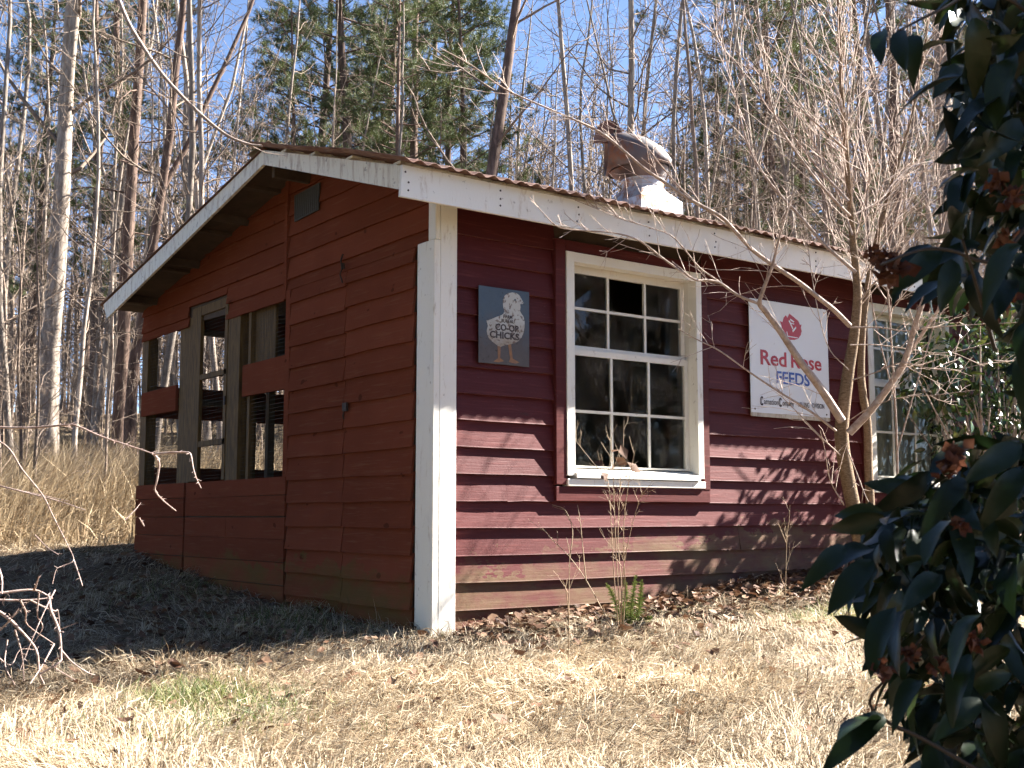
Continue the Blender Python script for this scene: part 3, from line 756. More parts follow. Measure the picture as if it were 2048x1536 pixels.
for u_, v_ in ((.045, .95), (.955, .955), (.045, .03), (.955, .03)):
    x_, z_ = sloc(u_, v_); q = MB(); q.tube([(x_, sy2 + .001, z_), (x_, sy2 - .003, z_)], .007, 8, cap=True); rel(q.build('nail', M['iron'], rs), rs)

# ------------------------------------------------------------------ trees
def norm(a): a = np.asarray(a, float); return a / (np.linalg.norm(a) + 1e-12)
class Br:                                  # branch collector: many thin tubes into one array mesh
    def __init__(s): s.V = []; s.F = []; s.n = 0
    def tube(s, pts, rad, sides):
        V, F = tube_arr(pts, rad, sides); s.V.append(V); s.F.append(np.asarray(F) + s.n); s.n += len(V)
    def tris(s, V, F):
        s.V.append(V); s.F.append(F + s.n); s.n += len(V)
    def mesh(s, name, m, parent=False, smooth=True):
        quads = [f for f in s.F if f.shape[1] == 4]; tr = [f for f in s.F if f.shape[1] == 3]
        fs = ([np.concatenate(quads)] if quads else []) + ([np.concatenate(tr)] if tr else [])
        return np_mesh(name, np.concatenate(s.V), fs, m, parent, smooth)
def wander(p, d, L, n, curl, up, g):
    pts = [np.array(p, float)]; d = norm(d); st = L / n
    for i in range(n):
        d = norm(d + g.normal(0, curl, 3) + np.array([0, 0, up])); pts.append(pts[-1] + d * st)
    return np.array(pts), d
def perp(d, g):
    a = g.normal(0, 1, 3); a = a - d * np.dot(a, d); return norm(a)

def grow_branch(br, p, d, L, r, g, level, maxlevel, dens, up=.03, sides=4, rmin=.005):
    n = max(3, min(7, int(L / .35) + 2))
    pts, _ = wander(p, d, L, n, .10 + .03 * level, up, g)
    br.tube(pts, np.linspace(r, max(rmin, r * .3), n + 1), sides if level == 1 else 3)
    if level >= maxlevel: return
    k = max(2, int(dens * (L ** .6) * g.uniform(.8, 1.2)))
    for i in range(k):
        t = g.uniform(.18, 1.0); f = t * n; j = min(n - 1, int(f)); q = pts[j] + (pts[j + 1] - pts[j]) * (f - j)
        dd = norm(pts[j + 1] - pts[j]); nd = norm(dd * g.uniform(.45, .95) + perp(dd, g) * g.uniform(.5, .9))
        grow_branch(br, q, nd, L * g.uniform(.28, .52) * (1.15 - .5 * t), max(rmin, r * .40), g, level + 1, maxlevel, dens, up, 3, rmin)

def hardwood(seed, H, r0, first, nl, spread, dens, barkm, twigm, wob=.035, fork=False, sides=8, maxlevel=3, rmin=.0040):
    g = np.random.default_rng(seed); tr, cr = Br(), Br()
    n = 14; pts = [np.zeros(3)]; d = norm([g.normal(0, .03), g.normal(0, .03), 1])
    for i in range(n): d = norm(d + g.normal(0, wob, 3) + np.array([0, 0, .06])); pts.append(pts[-1] + d * H / n)
    pts = np.array(pts); rad = r0 * (1 - np.linspace(0, 1, n + 1)) ** .75 + rmin; rad[0] *= 1.3
    P2 = np.vstack([pts[0] - [0, 0, .6], pts]); tr.tube(P2, np.concatenate([[rad[0] * 1.2], rad]), sides)
    if fork:
        j = 5; q, _ = wander(pts[j], norm(pts[j + 1] - pts[j] + perp(d, g) * .45), H * .6, 9, .06, .05, g); tr.tube(q, np.linspace(rad[j] * .7, rmin, 10), 6)
    az = g.uniform(0, 6.28)
    for i in range(nl):
        t = first + (1 - first) * ((i + g.uniform(0, 1)) / nl); f = t * n; j = min(n - 1, int(f)); p = pts[j] + (pts[j + 1] - pts[j]) * (f - j)
        az += 2.4 + g.normal(0, .4); el = g.uniform(.25, .85)
        dirn = np.array([math.cos(az) * math.cos(el), math.sin(az) * math.cos(el), math.sin(el)])
        L = H * spread * (1.1 - .75 * max(0, (t - first) / (1 - first))) * g.uniform(.55, 1.1)
        grow_branch(cr, p, dirn, L, max(rmin * 1.5, rad[j] * .30), g, 1, maxlevel, dens, .05, 4, rmin)
    return tr.mesh('trunk', barkm), cr.mesh('crown', twigm)

def needle_tuft(br, p, d, g, n=16, L=.2, w=.011):
    d = norm(d); A = g.normal(0, 1, (n, 3)); A = A * .75 + d * .75; A /= np.linalg.norm(A, axis=1, keepdims=True)
    Wd = np.cross(A, g.normal(0, 1, (n, 3))); Wd /= np.linalg.norm(Wd, axis=1, keepdims=True) + 1e-9
    l = L * g.uniform(.7, 1.15, n)[:, None]; b = p - d * g.uniform(0, .12, n)[:, None]
    V = np.stack([b - Wd * w, b + Wd * w, b + A * l], 1).reshape(-1, 3); br.tris(V, np.arange(3 * n).reshape(n, 3))
def pine(seed, H, r0, first, nl, barkm, spread=.2, tuft=1.0, dead=8):
    g = np.random.default_rng(seed); tr, cr = Br(), Br()
    n = 12; pts = [np.zeros(3)]; d = np.array([0, 0, 1.])
    for i in range(n): d = norm(d + g.normal(0, .022, 3) + np.array([0, 0, .08])); pts.append(pts[-1] + d * H / n)
    pts = np.array(pts); rad = r0 * (1 - .9 * np.linspace(0, 1, n + 1))
    tr.tube(np.vstack([pts[0] - [0, 0, .6], pts]), np.concatenate([[rad[0] * 1.35], rad]), 9)
    for i in range(dead):
        t = g.uniform(.12, first); f = t * n; j = int(f); p = pts[j] + (pts[j + 1] - pts[j]) * (f - j); az = g.uniform(0, 6.28)
        grow_branch(tr, p, [math.cos(az), math.sin(az), g.uniform(-.2, .3)], g.uniform(.6, 2.2), .02, g, 1, 2, 2.2, -.01, 4, .006)
    az = 0
    for i in range(nl):
        t = first + (1 - first) * ((i + g.uniform(0, 1)) / nl); f = t * n; j = min(n - 1, int(f)); p = pts[j] + (pts[j + 1] - pts[j]) * (f - j)
        az += 2.4 + g.normal(0, .5); s = (t - first) / (1 - first)
        L = H * spread * (1.05 - .8 * s) * g.uniform(.6, 1.1); dirn = [math.cos(az), math.sin(az), g.uniform(-.05, .45)]
        q, _ = wander(p, dirn, L, 5, .09, .05, g); tr.tube(q, np.linspace(.028, .008, 6), 4)
        for k in range(int(3 + 4.0 * L)):
            tt = g.uniform(.3, 1); ff = tt * 5; jj = min(4, int(ff)); pp = q[jj] + (q[jj + 1] - q[jj]) * (ff - jj); dd = norm(q[jj + 1] - q[jj])
            sd = norm(dd * .6 + perp(dd, g) * .7 + np.array([0, 0, .2])); sl = g.uniform(.25, .75)
            q2, de = wander(pp, sd, sl, 3, .1, .06, g); tr.tube(q2, [.010, .006], 3)
            for e in range(int(5 * tuft)):
                needle_tuft(cr, q2[1] + (q2[3] - q2[1]) * g.uniform(0, 1) + g.normal(0, .04, 3), de, g, int(12), g.uniform(.14, .24), .007)
    return tr.mesh('trunk', barkm), cr.mesh('crown', M['needles'])
def cedar(seed, H):
    g = np.random.default_rng(seed); tr, cr = Br(), Br()
    tr.tube(np.array([[0, 0, -.5], [0, 0, H * .5], [0.1, 0, H]]), [.14, .08, .02], 7)
    n = 9000; t = g.uniform(.06, 1, n) ** .8; rr = (1 - t) ** .7 * H * .22 * g.uniform(.25, 1.1, n); a = g.uniform(0, 6.28, n) ; lob = 1 + .25 * np.sin(a * 3 + t * 17)
    p = np.stack([rr * lob * np.cos(a), rr * lob * np.sin(a), t * H], 1)
    A = g.normal(0, 1, (n, 3)); A /= np.linalg.norm(A, axis=1, keepdims=True); B = np.cross(A, g.normal(0, 1, (n, 3))); B /= np.linalg.norm(B, axis=1, keepdims=True)
    s = g.uniform(.12, .30, n)[:, None]; V = np.stack([p - B * s * .35, p + B * s * .35, p + A * s], 1).reshape(-1, 3)
    cr.tris(V, np.arange(3 * n).reshape(n, 3)); return tr.mesh('trunk', M['bark_dark']), cr.mesh('crown', M['cedar'])

PROTO = {
    'tall': [hardwood(11, 19, .20, .30, 19, .26, 3.4, M['bark_grey'], M['twig'], fork=True), hardwood(12, 18, .12, .26, 20, .24, 3.4, M['bark_grey'], M['twig'])],
    'slim': [hardwood(21, 15, .062, .18, 24, .19, 3.8, M['bark_grey'], M['twig'], .045), hardwood(22, 14, .047, .15, 25, .18, 3.8, M['bark_grey'], M['twig'], .05), hardwood(23, 16, .072, .28, 21, .20, 3.8, M['bark_grey'], M['twig'], .05, fork=True)],
    'dark': [hardwood(31, 15, .12, .30, 14, .20, 3.0, M['bark_dark'], M['twig'], .045), hardwood(32, 15, .11, .28, 14, .20, 3.0, M['bark_dark'], M['twig'], .05, fork=True)],
    'brush': [hardwood(41, 5.5, .028, .10, 19, .30, 5.0, M['twig'], M['twig'], .07, sides=5, rmin=.0034), hardwood(42, 4.2, .022, .08, 18, .34, 5.4, M['twig'], M['twig'], .08, sides=5, rmin=.0034), hardwood(43, 7.5, .038, .12, 20, .26, 4.8, M['twig'], M['twig'], .06, sides=5, rmin=.0038)],
    'pine': [pine(51, 19, .17, .22, 52, M['bark_dark'], .19, 1.5), pine(52, 16, .14, .20, 50, M['bark_dark'], .20, 1.5), pine(53, 21, .15, .50, 26, M['bark_dark'], dead=16)],
    'cedar': [cedar(61, 9.0)],
}
NAMES = {'tall': 'tall_tree', 'slim': 'slender_tree', 'dark': 'dark_tree', 'brush': 'bare_sapling', 'pine': 'pine_tree', 'cedar': 'cedar_tree'}
CATS = {'tall': 'tree', 'slim': 'tree', 'dark': 'tree', 'brush': 'sapling', 'pine': 'pine tree', 'cedar': 'cedar tree'}
used = set()
def plant(kind, i, u, v, s=1., rot=None, label='', group=None, lean=(0, 0)):
    tr, cr = PROTO[kind][i % len(PROTO[kind])]
    x, y = xy_of(u, v); root = empty(NAMES[kind], (x, y, float(gz(x, y)) - .05))
    root.rotation_euler = (lean[0], lean[1], rot if rot is not None else random.uniform(0, 6.28)); root.scale = (s, s, s)
    tag(root, label, CATS[kind], group)
    for part in (tr, cr):
        c = bpy.data.objects.new(part.name.split('.')[0], part.data); put(c, root)
    return root
def plant_px(kind, i, px, u, s, label, rot=None, lean=(0, 0), group=None):
    return plant(kind, i, u, (px - CX) / F_PX * u, s, rot, label, group, lean)

# trees that can be told apart in the photograph
plant_px('tall', 0, 92, 23, 1.0, 'stout grey tree near the left edge, thickest bare trunk in the woods', rot=.6)
plant_px('slim', 0, 30, 20, .95, 'thin leaning bare tree at the very left edge', rot=1.0, lean=(0, .03))
plant_px('slim', 2, 185, 27, 1.0, 'pale forked tree just right of the stout grey tree', rot=2.0)
plant_px('slim', 1, 150, 19, .9, 'thin pale tree left of the low end of the roof', rot=4.0)
plant_px('dark', 1, 262, 22, 1.0, 'dark crooked tree behind the low end of the roof', rot=2.6)
plant_px('slim', 0, 300, 18, 1.0, 'pale slender tree rising above the long side of the rake', rot=3.1)
plant_px('slim', 2, 418, 23, 1.0, 'forked pale tree left of the roof peak', rot=5.2)
plant_px('slim', 1, 445, 18, 1.05, 'white sunlit slender tree nearest the roof peak', rot=.2)
plant_px('tall', 1, 375, 30, .9, 'grey tree behind the slender trunks left of the roof peak', rot=1.3)
plant_px('pine', 0, 690, 33, 1.15, 'green pine directly behind the roof peak', rot=.5)
plant_px('pine', 1, 820, 36, 1.35, 'green pine behind the front slope of the roof', rot=2.1)
plant_px('pine', 1, 890, 40, 1.3, 'green pine behind the dark leaning tree', rot=1.9)
plant_px('pine', 0, 755, 42, 1.3, 'hazy green pine seen between the two pines behind the roof', rot=3.3)
for px_, u_, s_, r_, l_ in [(660, 45, 1.35, .7, 'pine mass deep behind the roof peak'), (790, 29, .8, 2.9, 'short bushy pine just above the roof line'), (925, 34, 1.0, 5.1, 'pine partly hidden by the dark leaning tree'), (580, 31, .8, 3.9, 'short pine left of the big pines, near the roof peak'), (860, 46, 1.45, .1, 'tallest hazy pine behind the middle of the roof'),
                            (1580, 38, 1.2, 5.5, 'tall dark pine deep behind the young tree'), (1760, 40, 1.25, .6, 'tall dark pine deep behind the camellia blooms'), (1960, 30, 1.0, 3.1, 'dark pine at the right edge behind the camellia leaves')]:
    plant_px('pine', int(r_ * 10) % 2, px_, u_, s_, l_, rot=r_)
plant_px('pine', 0, 625, 38, 1.2, 'farther green pine behind the roof peak', rot=4.4)
plant_px('dark', 0, 948, 17, .95, 'dark leaning tree standing over the middle of the roof', rot=.9, lean=(0, .05))
plant_px('slim', 0, 1118, 22, 1.0, 'straight thin tree between the dark leaning tree and the vent', rot=2.2)
plant_px('tall', 1, 1243, 26, .95, 'grey tree rising just behind the roof vent', rot=3.7)
plant_px('slim', 1, 1360, 22, 1.05, 'forked thin tree just right of the roof vent', rot=.4, lean=(.02, .03))
plant_px('pine', 2, 1800, 24, 1.0, 'dark pine trunk behind the sapling crown, upper right', rot=1.0)
plant_px('pine', 1, 1450, 33, .75, 'low green pine right of the roof vent', rot=3.0)
plant_px('pine', 1, 1620, 36, 1.1, 'dark pine behind the sapling trunk', rot=5.0)
plant_px('tall', 0, 1930, 21, .95, 'grey tree behind the camellia at the upper right corner', rot=2.9)
plant_px('pine', 2, 235, 24, 1.0, 'dark straight pine trunk beside the tall golden grass', rot=.3)
# the rest of the woods, alike within each stretch
g = np.random.default_rng(99)
def free(u, v):
    x, y = xy_of(u, v)
    if -2 < x < 7.5 and -1.5 < y < 7.5: return False
    if x > 5 and y < 3.0: return False
    return True
def stretch(v, u):
    px = CX + v / u * F_PX
    return ('left of the shed', 0) if px < 330 else (('above the shed roof', 1) if px < 1400 else ('right of the roof vent', 2))
WORD = {'slim': 'slender bare grey tree in the woods', 'tall': 'tall bare tree far back in the woods', 'brush': 'twiggy bare sapling in the woods', 'pine': 'pine tree among the bare trees', 'dark': 'dark bare tree in the woods'}
def fill(kind, n, u0, u1, pxa, pxb, s0, s1):
    c = 0; tries = 0
    while c < n and tries < n * 20:
        tries += 1
        u = u0 + (u1 - u0) * g.uniform() ** 1.1; px = g.uniform(pxa, pxb); v = (px - CX) / F_PX * u
        if not free(u, v): continue
        st, si = stretch(v, u)
        plant(kind, int(g.integers(0, 9)), u, v, g.uniform(s0, s1), None, WORD[kind] + ' ' + st, WORD[kind].replace(' in the', 's in the').replace('pine tree', 'pine trees') + ' ' + st, (g.normal(0, .03), g.normal(0, .03)))
        c += 1
fill('slim', 9, 22, 34, -60, 420, .75, 1.1)
fill('pine', 5, 28, 40, -60, 330, .8, 1.05)
fill('brush', 38, 19, 34, -60, 620, .7, 1.2)
fill('brush', 5, 14, 16.5, -40, 220, .5, .8)
fill('brush', 36, 22, 40, 620, 1420, .8, 1.3)
fill('slim', 9, 24, 36, 420, 1420, .75, 1.05)
fill('brush', 38, 15, 30, 1380, 2120, .8, 1.35)
fill('slim', 12, 20, 36, 1400, 2150, .75, 1.0)
fill('brush', 16, 26, 42, 1420, 2080, 1.4, 2.1)
fill('pine', 2, 30, 40, 1400, 2120, .8, 1.0)
fill('tall', 6, 42, 60, -60, 2120, .75, 1.0)
fill('slim', 24, 40, 66, -60, 2120, .8, 1.1)
# evergreens across the clearing, which the panes reflect
for i, (x, y, s) in enumerate([(-2, -26, 1.2), (3, -25, 1.1), (8, -26, 1.3), (13, -25, 1.1), (18, -26, 1.3), (23, -25, 1.2), (27, -27, 1.3)]):
    u, v = uv_of((x, y, 0)); plant('cedar', 0, u, v, s, None, 'dense dark cedar across the clearing, mirrored in the window panes', 'cedars across the clearing')
for i, (x, y, s) in enumerate([(-12, -9, 1.3), (-13, -5.5, 1.5), (-12.5, -2, 1.4), (-13.5, 1, 1.5), (-12.5, 4, 1.4), (-14, 7, 1.5), (-10, -12, 1.3)]):  # unseen cedars added on the left to block sky light on the gable
    u, v = uv_of((x, y, 0)); plant('cedar', 0, u, v, s, None, 'unseen dark cedar added at the clearing edge to block sky light from the gable wall', 'added cedars blocking sky from the gable')
for trp, crp in sum(PROTO.values(), []):
    for o in (trp, crp): pass                                     # prototypes were never linked

# a far mass of woods nobody could count
fw_ = Br(); g = np.random.default_rng(5)
for i in range(560):
    u = g.uniform(44, 92); v = g.uniform(-.55, .55) * u; x, y = xy_of(u, v); z = float(gz(x, y)); H = g.uniform(8, 19) * (1.15 if v > 2 else .95)
    q, _ = wander([x, y, z - .5], [g.normal(0, .04), g.normal(0, .04), 1], H, 5, .03, .05, g); fw_.tube(q, np.linspace(.11, .02, 6), 4)
    for k in range(22):
        t = g.uniform(.12, 1); p = q[0] + (q[-1] - q[0]) * t; a = g.uniform(0, 6.28)
        q2, _ = wander(p, [math.cos(a), math.sin(a), g.uniform(.2, 1)], g.uniform(1, 3.2), 3, .2, .03, g); fw_.tube(q2, [.026, .010], 3)
        for e in range(3):
            a = g.uniform(0, 6.28); q3, _ = wander(q2[g.integers(1, 4)], [math.cos(a), math.sin(a), g.uniform(.0, .8)], g.uniform(.6, 1.6), 2, .2, .02, g); fw_.tube(q3, [.016, .008], 3)
o = fw_.mesh('far_woods', M['twig'], None); tag(o, 'far mass of bare winter woods on the hillside', 'woods', kind='stuff')

# ------------------------------------------------------------------ plants traced in front of the shed
def px_path(pl, d0, d1=None, per=4, wob=0.):
    d1 = d0 if d1 is None else d1; n = len(pl)
    pts = [W(x, y, d0 + (d1 - d0) * i / max(1, n - 1)) for i, (x, y) in enumerate(pl)]
    return catmull(pts, per)
def twigs_on(br, pts, g, per_m, L0, L1, r, sub=2, bias=(0, 0, .25), t0=.1, droop=0.):
    seg = np.linalg.norm(np.diff(pts, axis=0), axis=1); tot = seg.sum(); n = max(1, int(per_m * tot)); cum = np.concatenate([[0], np.cumsum(seg)])
    for i in range(n):
        s = g.uniform(t0, 1) * tot; j = min(len(seg) - 1, int(np.searchsorted(cum, s) - 1)); p = pts[j] + (pts[j + 1] - pts[j]) * ((s - cum[j]) / max(seg[j], 1e-9))
        d = norm(pts[j + 1] - pts[j]); nd = norm(d * g.uniform(.5, 1.) + perp(d, g) * g.uniform(.45, .9) + np.array(bias))
        L = g.uniform(L0, L1) * (1.1 - .5 * s / tot); q, _ = wander(p, nd, L, 4, .11, .03 - droop, g); br.tube(q, np.linspace(r, r * .5, 5), 3)
        for k in range(int(g.integers(0, sub + 1)) + (1 if sub > 1 else 0)):
            t = g.integers(1, 4); dd = norm(q[t] - q[t - 1]); q2, _ = wander(q[t], norm(dd * .7 + perp(dd, g) * .7), L * g.uniform(.25, .55), 3, .12, .02, g); br.tube(q2, np.linspace(r * .65, r * .4, 4), 3)

g = np.random.default_rng(3)
sap = empty('young_tree', tuple(G(1733, 1180))); tag(sap, 'pale many branched bare young tree growing in front of the shed', 'tree')
trunk, limbs, tw = Br(), Br(), Br()
D0 = 7.75
def fin(br, name, mat, root, smooth=True):
    o = br.mesh(name, mat, None, smooth); o.parent = root; o.matrix_parent_inverse = Matrix.Translation(-Vector(root.location)); return o
tp = px_path([(1738, 1215), (1732, 1160), (1722, 1095), (1705, 1005), (1690, 930), (1683, 870), (1687, 820), (1697, 740), (1707, 680), (1715, 600), (1712, 540), (1705, 470), (1700, 400), (1692, 300), (1687, 230), (1683, 180), (1680, 87), (1674, -60), (1668, -180)], D0, D0 + .25, 4)
trunk.tube(tp, np.interp(np.linspace(0, 1, len(tp)), [0, .1, .3, .42, .52, .7, .85, 1], [.060, .047, .045, .036, .027, .019, .014, .007]), 10)
t2 = px_path([(1750, 1200), (1744, 1100), (1740, 1000), (1737, 930), (1735, 850), (1726, 790), (1722, 740), (1725, 660), (1733, 590), (1742, 535), (1756, 470), (1775, 400), (1797, 325), (1808, 290), (1830, 200), (1850, 90), (1870, -60)], D0 + .22, D0 + .7, 4)
trunk.tube(t2, np.interp(np.linspace(0, 1, len(t2)), [0, .3, .6, 1], [.032, .027, .020, .005]), 8)
def limb(pl, r0, r1, dz=0., per_m=6, L=(.15, .5), sub=2, tr=.0036):
    p = px_path(pl, D0, D0 + dz, 4); k_ = .95 if r0 > .028 else .66; limbs.tube(p, np.linspace(r0 * k_, max(.002, r1 * .7), len(p)), 6)
    twigs_on(tw, p, g, per_m * 1.7, L[0], L[1] * 1.25, tr * .75, sub)
    return p
limb([(1698, 866), (1740, 822), (1780, 770), (1810, 720), (1830, 650), (1850, 590), (1868, 520), (1888, 440), (1912, 350), (1940, 250), (1965, 150)], .029, .003, -.5, 4)
limb([(1815, 708), (1850, 660), (1880, 615), (1905, 575), (1935, 540)], .020, .006, -.2, 6)
limb([(1684, 842), (1640, 775), (1600, 722), (1560, 662), (1530, 622), (1519, 606), (1530, 570), (1545, 530), (1560, 470), (1578, 410)], .030, .006, -.35, 6)
limb([(1519, 608), (1475, 590), (1440, 566), (1412, 560), (1388, 558), (1330, 520), (1280, 482), (1230, 466), (1180, 462), (1120, 455), (1090, 430), (1058, 393)], .015, .0035, -.6, 8, (.12, .42))
limb([(1442, 566), (1400, 536), (1370, 500), (1340, 470), (1290, 452), (1230, 432), (1150, 400)], .009, .003, -.3, 8, (.12, .4))
limb([(1700, 652), (1668, 620), (1640, 598), (1600, 566), (1555, 536), (1505, 500), (1470, 462), (1440, 432), (1382, 400), (1330, 365), (1290, 338), (1240, 295), (1200, 264), (1150, 240), (1080, 210), (1010, 178), (942, 130), (880, 96)], .026, .004, -.8, 6)
limb([(1470, 462), (1420, 425), (1370, 385), (1325, 335), (1290, 290), (1250, 262), (1215, 240)], .012, .003, .3, 6)
limb([(1672, 862), (1620, 822), (1560, 785), (1500, 745), (1440, 702), (1400, 682), (1356, 658)], .013, .0035, -.5, 6, (.1, .35))
limb([(1680, 910), (1640, 872), (1600, 830), (1560, 790)], .008, .003, -.2, 5)
limb([(1697, 402), (1640, 340), (1585, 272), (1530, 205), (1480, 140), (1440, 85), (1400, 20)], .016, .004, .5, 6)
limb([(1700, 432), (1650, 380), (1605, 322), (1560, 255), (1530, 170), (1508, 90), (1495, 0)], .015, .004, -.3, 6)
limb([(1712, 545), (1650, 490), (1600, 432), (1545, 372), (1500, 300), (1472, 200), (1447, 90), (1435, 0)], .020, .004, .3, 6)
limb([(1705, 470), (1680, 400), (1650, 330), (1600, 240), (1540, 165), (1470, 100)], .013, .003, .4, 6)
limb([(1692, 300), (1650, 262), (1600, 215), (1555, 150), (1530, 90)], .012, .003, -.2, 6)
limb([(1688, 225), (1660, 150), (1620, 90), (1590, 20)], .012, .003, .2, 6)
limb([(1694, 212), (1730, 178), (1765, 135), (1800, 80)], .010, .003, .3, 6)
limb([(1708, 430), (1760, 400), (1790, 362), (1830, 330), (1880, 320), (1960, 300)], .010, .003, .6, 6)
limb([(1722, 600), (1745, 570), (1770, 545), (1800, 500)], .010, .003, -.2, 6)
limb([(1700, 655), (1760, 655), (1810, 662), (1870, 655), (1930, 650), (2040, 645)], .009, .003, -.3, 6, (.1, .4))
limb([(1705, 760), (1750, 745), (1800, 725), (1850, 735), (1910, 740), (1990, 720)], .007, .0025, -.4, 6, (.1, .35))
limb([(1700, 690), (1760, 690), (1830, 700), (1900, 705), (2040, 670)], .007, .0025, .1, 6, (.1, .35))
limb([(1700, 840), (1740, 815), (1800, 795), (1870, 790), (1950, 780)], .006, .0025, -.3, 5, (.1, .35))
limb([(1695, 900), (1715, 950), (1735, 1000), (1760, 1030), (1800, 1050)], .007, .003, -.3, 4, (.1, .3))
limb([(1688, 1010), (1660, 960), (1650, 900), (1640, 860)], .007, .003, -.2, 4, (.1, .3))
limb([(1698, 740), (1660, 700), (1640, 640), (1625, 560), (1615, 480), (1610, 400)], .006, .002, .3, 6, (.1, .35))
twigs_on(tw, tp, g, 16, .3, 1.2, .0034, 4, t0=.42); twigs_on(tw, t2, g, 12, .3, 1.0, .003, 3, t0=.4)
fin(trunk, 'trunk', M['sapling_bark'], sap); fin(limbs, 'limbs', M['cane'], sap); tag(fin(tw, 'crown', M['cane'], sap), kind='stuff')

# a second bare sapling close behind it, right of the trunk
g = np.random.default_rng(8)
s2 = empty('young_tree', tuple(G(1800, 1100))); tag(s2, 'thin bare sapling arching behind the pale young tree, near the camellia', 'tree')
tr2, tw2 = Br(), Br()
for pl, r in [([(1790, 1120), (1795, 950), (1790, 800), (1780, 640), (1775, 520), (1800, 420), (1850, 300), (1880, 120), (1890, -40)], .009), ([(1795, 900), (1830, 780), (1870, 640), (1890, 540), (1905, 420), (1940, 260), (1980, 60)], .006), ([(1790, 800), (1750, 640), (1730, 480), (1745, 300), (1760, 100)], .006)]:
    p = px_path(pl, 8.3, 8.6); tr2.tube(p, np.linspace(r, .003, len(p)), 6); twigs_on(tw2, p, g, 7, .3, .9, .004, 3, t0=.35)
fin(tr2, 'trunk', M['cane'], s2); tag(fin(tw2, 'crown', M['cane'], s2), kind='stuff')

# bare branches reaching in from the left
g = np.random.default_rng(4)
lb = empty('arching_branch', tuple(W(280, 60, 8.5))); tag(lb, 'long pale arching branch ending at the roof peak', 'branch')
b1, b2 = Br(), Br()
p = px_path([(150, -260), (210, -80), (250, 30), (285, 92), (330, 155), (390, 218), (450, 268), (495, 288), (524, 292)], 8.0, 7.6); b1.tube(p, np.linspace(.016, .008, len(p)), 7)
twigs_on(b2, p, g, 1.6, .15, .5, .004, 1)
fin(b1, 'limb', M['cane'], lb); tag(fin(b2, 'twigs', M['cane'], lb), kind='stuff')

def thorny(name, label, paths, depth, r0, spur, root_px, thick=1.):
    g_ = np.random.default_rng(hash(label) % 1000 if False else len(label) * 7)
    root = empty(name, tuple(W(*root_px, depth))); tag(root, label, 'shrub'); a, b = Br(), Br()
    for pl, r in paths:
        p = px_path(pl, depth, depth + g_.uniform(-.25, .25), 5); a.tube(p, np.linspace(r * thick, r * .45 * thick, len(p)), 7)
        seg = np.diff(p, axis=0); n = max(2, int(np.linalg.norm(seg, axis=1).sum() * spur))
        for i in range(n):
            j = g_.integers(0, len(seg)); q = p[j] + seg[j] * g_.uniform(); d = norm(seg[j]); L = g_.uniform(.008, .030)
            nd = norm(d * .4 + perp(d, g_)); b.tube(np.array([q, q + nd * L * .6, q + nd * L + d * .002]), [r * .35, r * .12], 3)
    fin(a, 'stem', M['pale_cane'], root); tag(fin(b, 'thorns', M['pale_cane'], root), kind='stuff'); return root
thorny('thorny_shrub', 'pinkish pruned thorny canes at the lower left edge', [
    ([(-60, 1190), (0, 1186), (68, 1180), (105, 1197)], .008), ([(-60, 1195), (0, 1200), (60, 1200), (98, 1196)], .007), ([(98, 1196), (102, 1222), (118, 1262), (122, 1310), (118, 1325), (80, 1348)], .0085),
    ([(-40, 1205), (5, 1228), (40, 1260), (72, 1300), (78, 1345), (88, 1368)], .009), ([(68, 1180), (72, 1170), (78, 1152)], .0065), ([(-20, 1100), (2, 1150), (4, 1188)], .007), ([(122, 1300), (145, 1325), (175, 1345), (190, 1350)], .005),
    ([(60, 1200), (90, 1215), (110, 1222), (116, 1222), (120, 1260)], .0045), ([(20, 1240), (38, 1216)], .005), ([(78, 1185), (75, 1230), (85, 1255), (65, 1290)], .0045), ([(40, 1200), (52, 1225), (55, 1250), (108, 1288)], .0055),
    ([(30, 1260), (44, 1310), (48, 1362)], .0045), ([(0, 1260), (25, 1235), (60, 1200)], .004), ([(110, 1180), (92, 1215), (70, 1265), (40, 1340)], .004), ([(15, 1280), (10, 1330), (30, 1370)], .004), ([(108, 1288), (85, 1330), (60, 1368)], .0045), ([(125, 1310), (105, 1330), (150, 1360)], .004),
    ([(-20, 1300), (20, 1330), (40, 1300), (75, 1300)], .004), ([(110, 1262), (130, 1255), (155, 1245)], .0025)], 5.2, .008, 16, (-60, 1380), .92)
thorny('thorny_branch', 'long thin branch at left with two drooping thorny tips over the coop', [
    ([(-120, 850), (0, 855), (70, 855), (130, 850), (155, 852), (200, 872), (260, 892), (308, 908)], .0055), ([(308, 908), (318, 925), (314, 960), (310, 980), (325, 1000), (352, 1022)], .0055), ([(308, 908), (345, 905), (375, 905), (382, 912), (386, 935), (392, 955), (402, 976)], .0048)], 5.0, .006, 45, (-120, 850))
thorny('thorny_branch', 'thin drooping branch hanging over the dry grass at the left', [
    ([(-60, 860), (10, 890), (45, 940), (85, 990), (105, 1030), (120, 1060), (135, 1090), (147, 1120), (125, 1132), (112, 1140), (105, 1168)], .0040), ([(147, 1120), (156, 1145), (165, 1172)], .0050), ([(-60, 960), (0, 972), (70, 990), (120, 1003), (170, 1020)], .0045), ([(-40, 965), (60, 985), (140, 1003)], .003), ([(70, 1070), (95, 1095), (118, 1110)], .003), ([(250, 1040), (270, 1020), (282, 1005)], .003), ([(278, 1035), (288, 1052), (284, 1040)], .0035)], 5.6, .004, 26, (-60, 900))

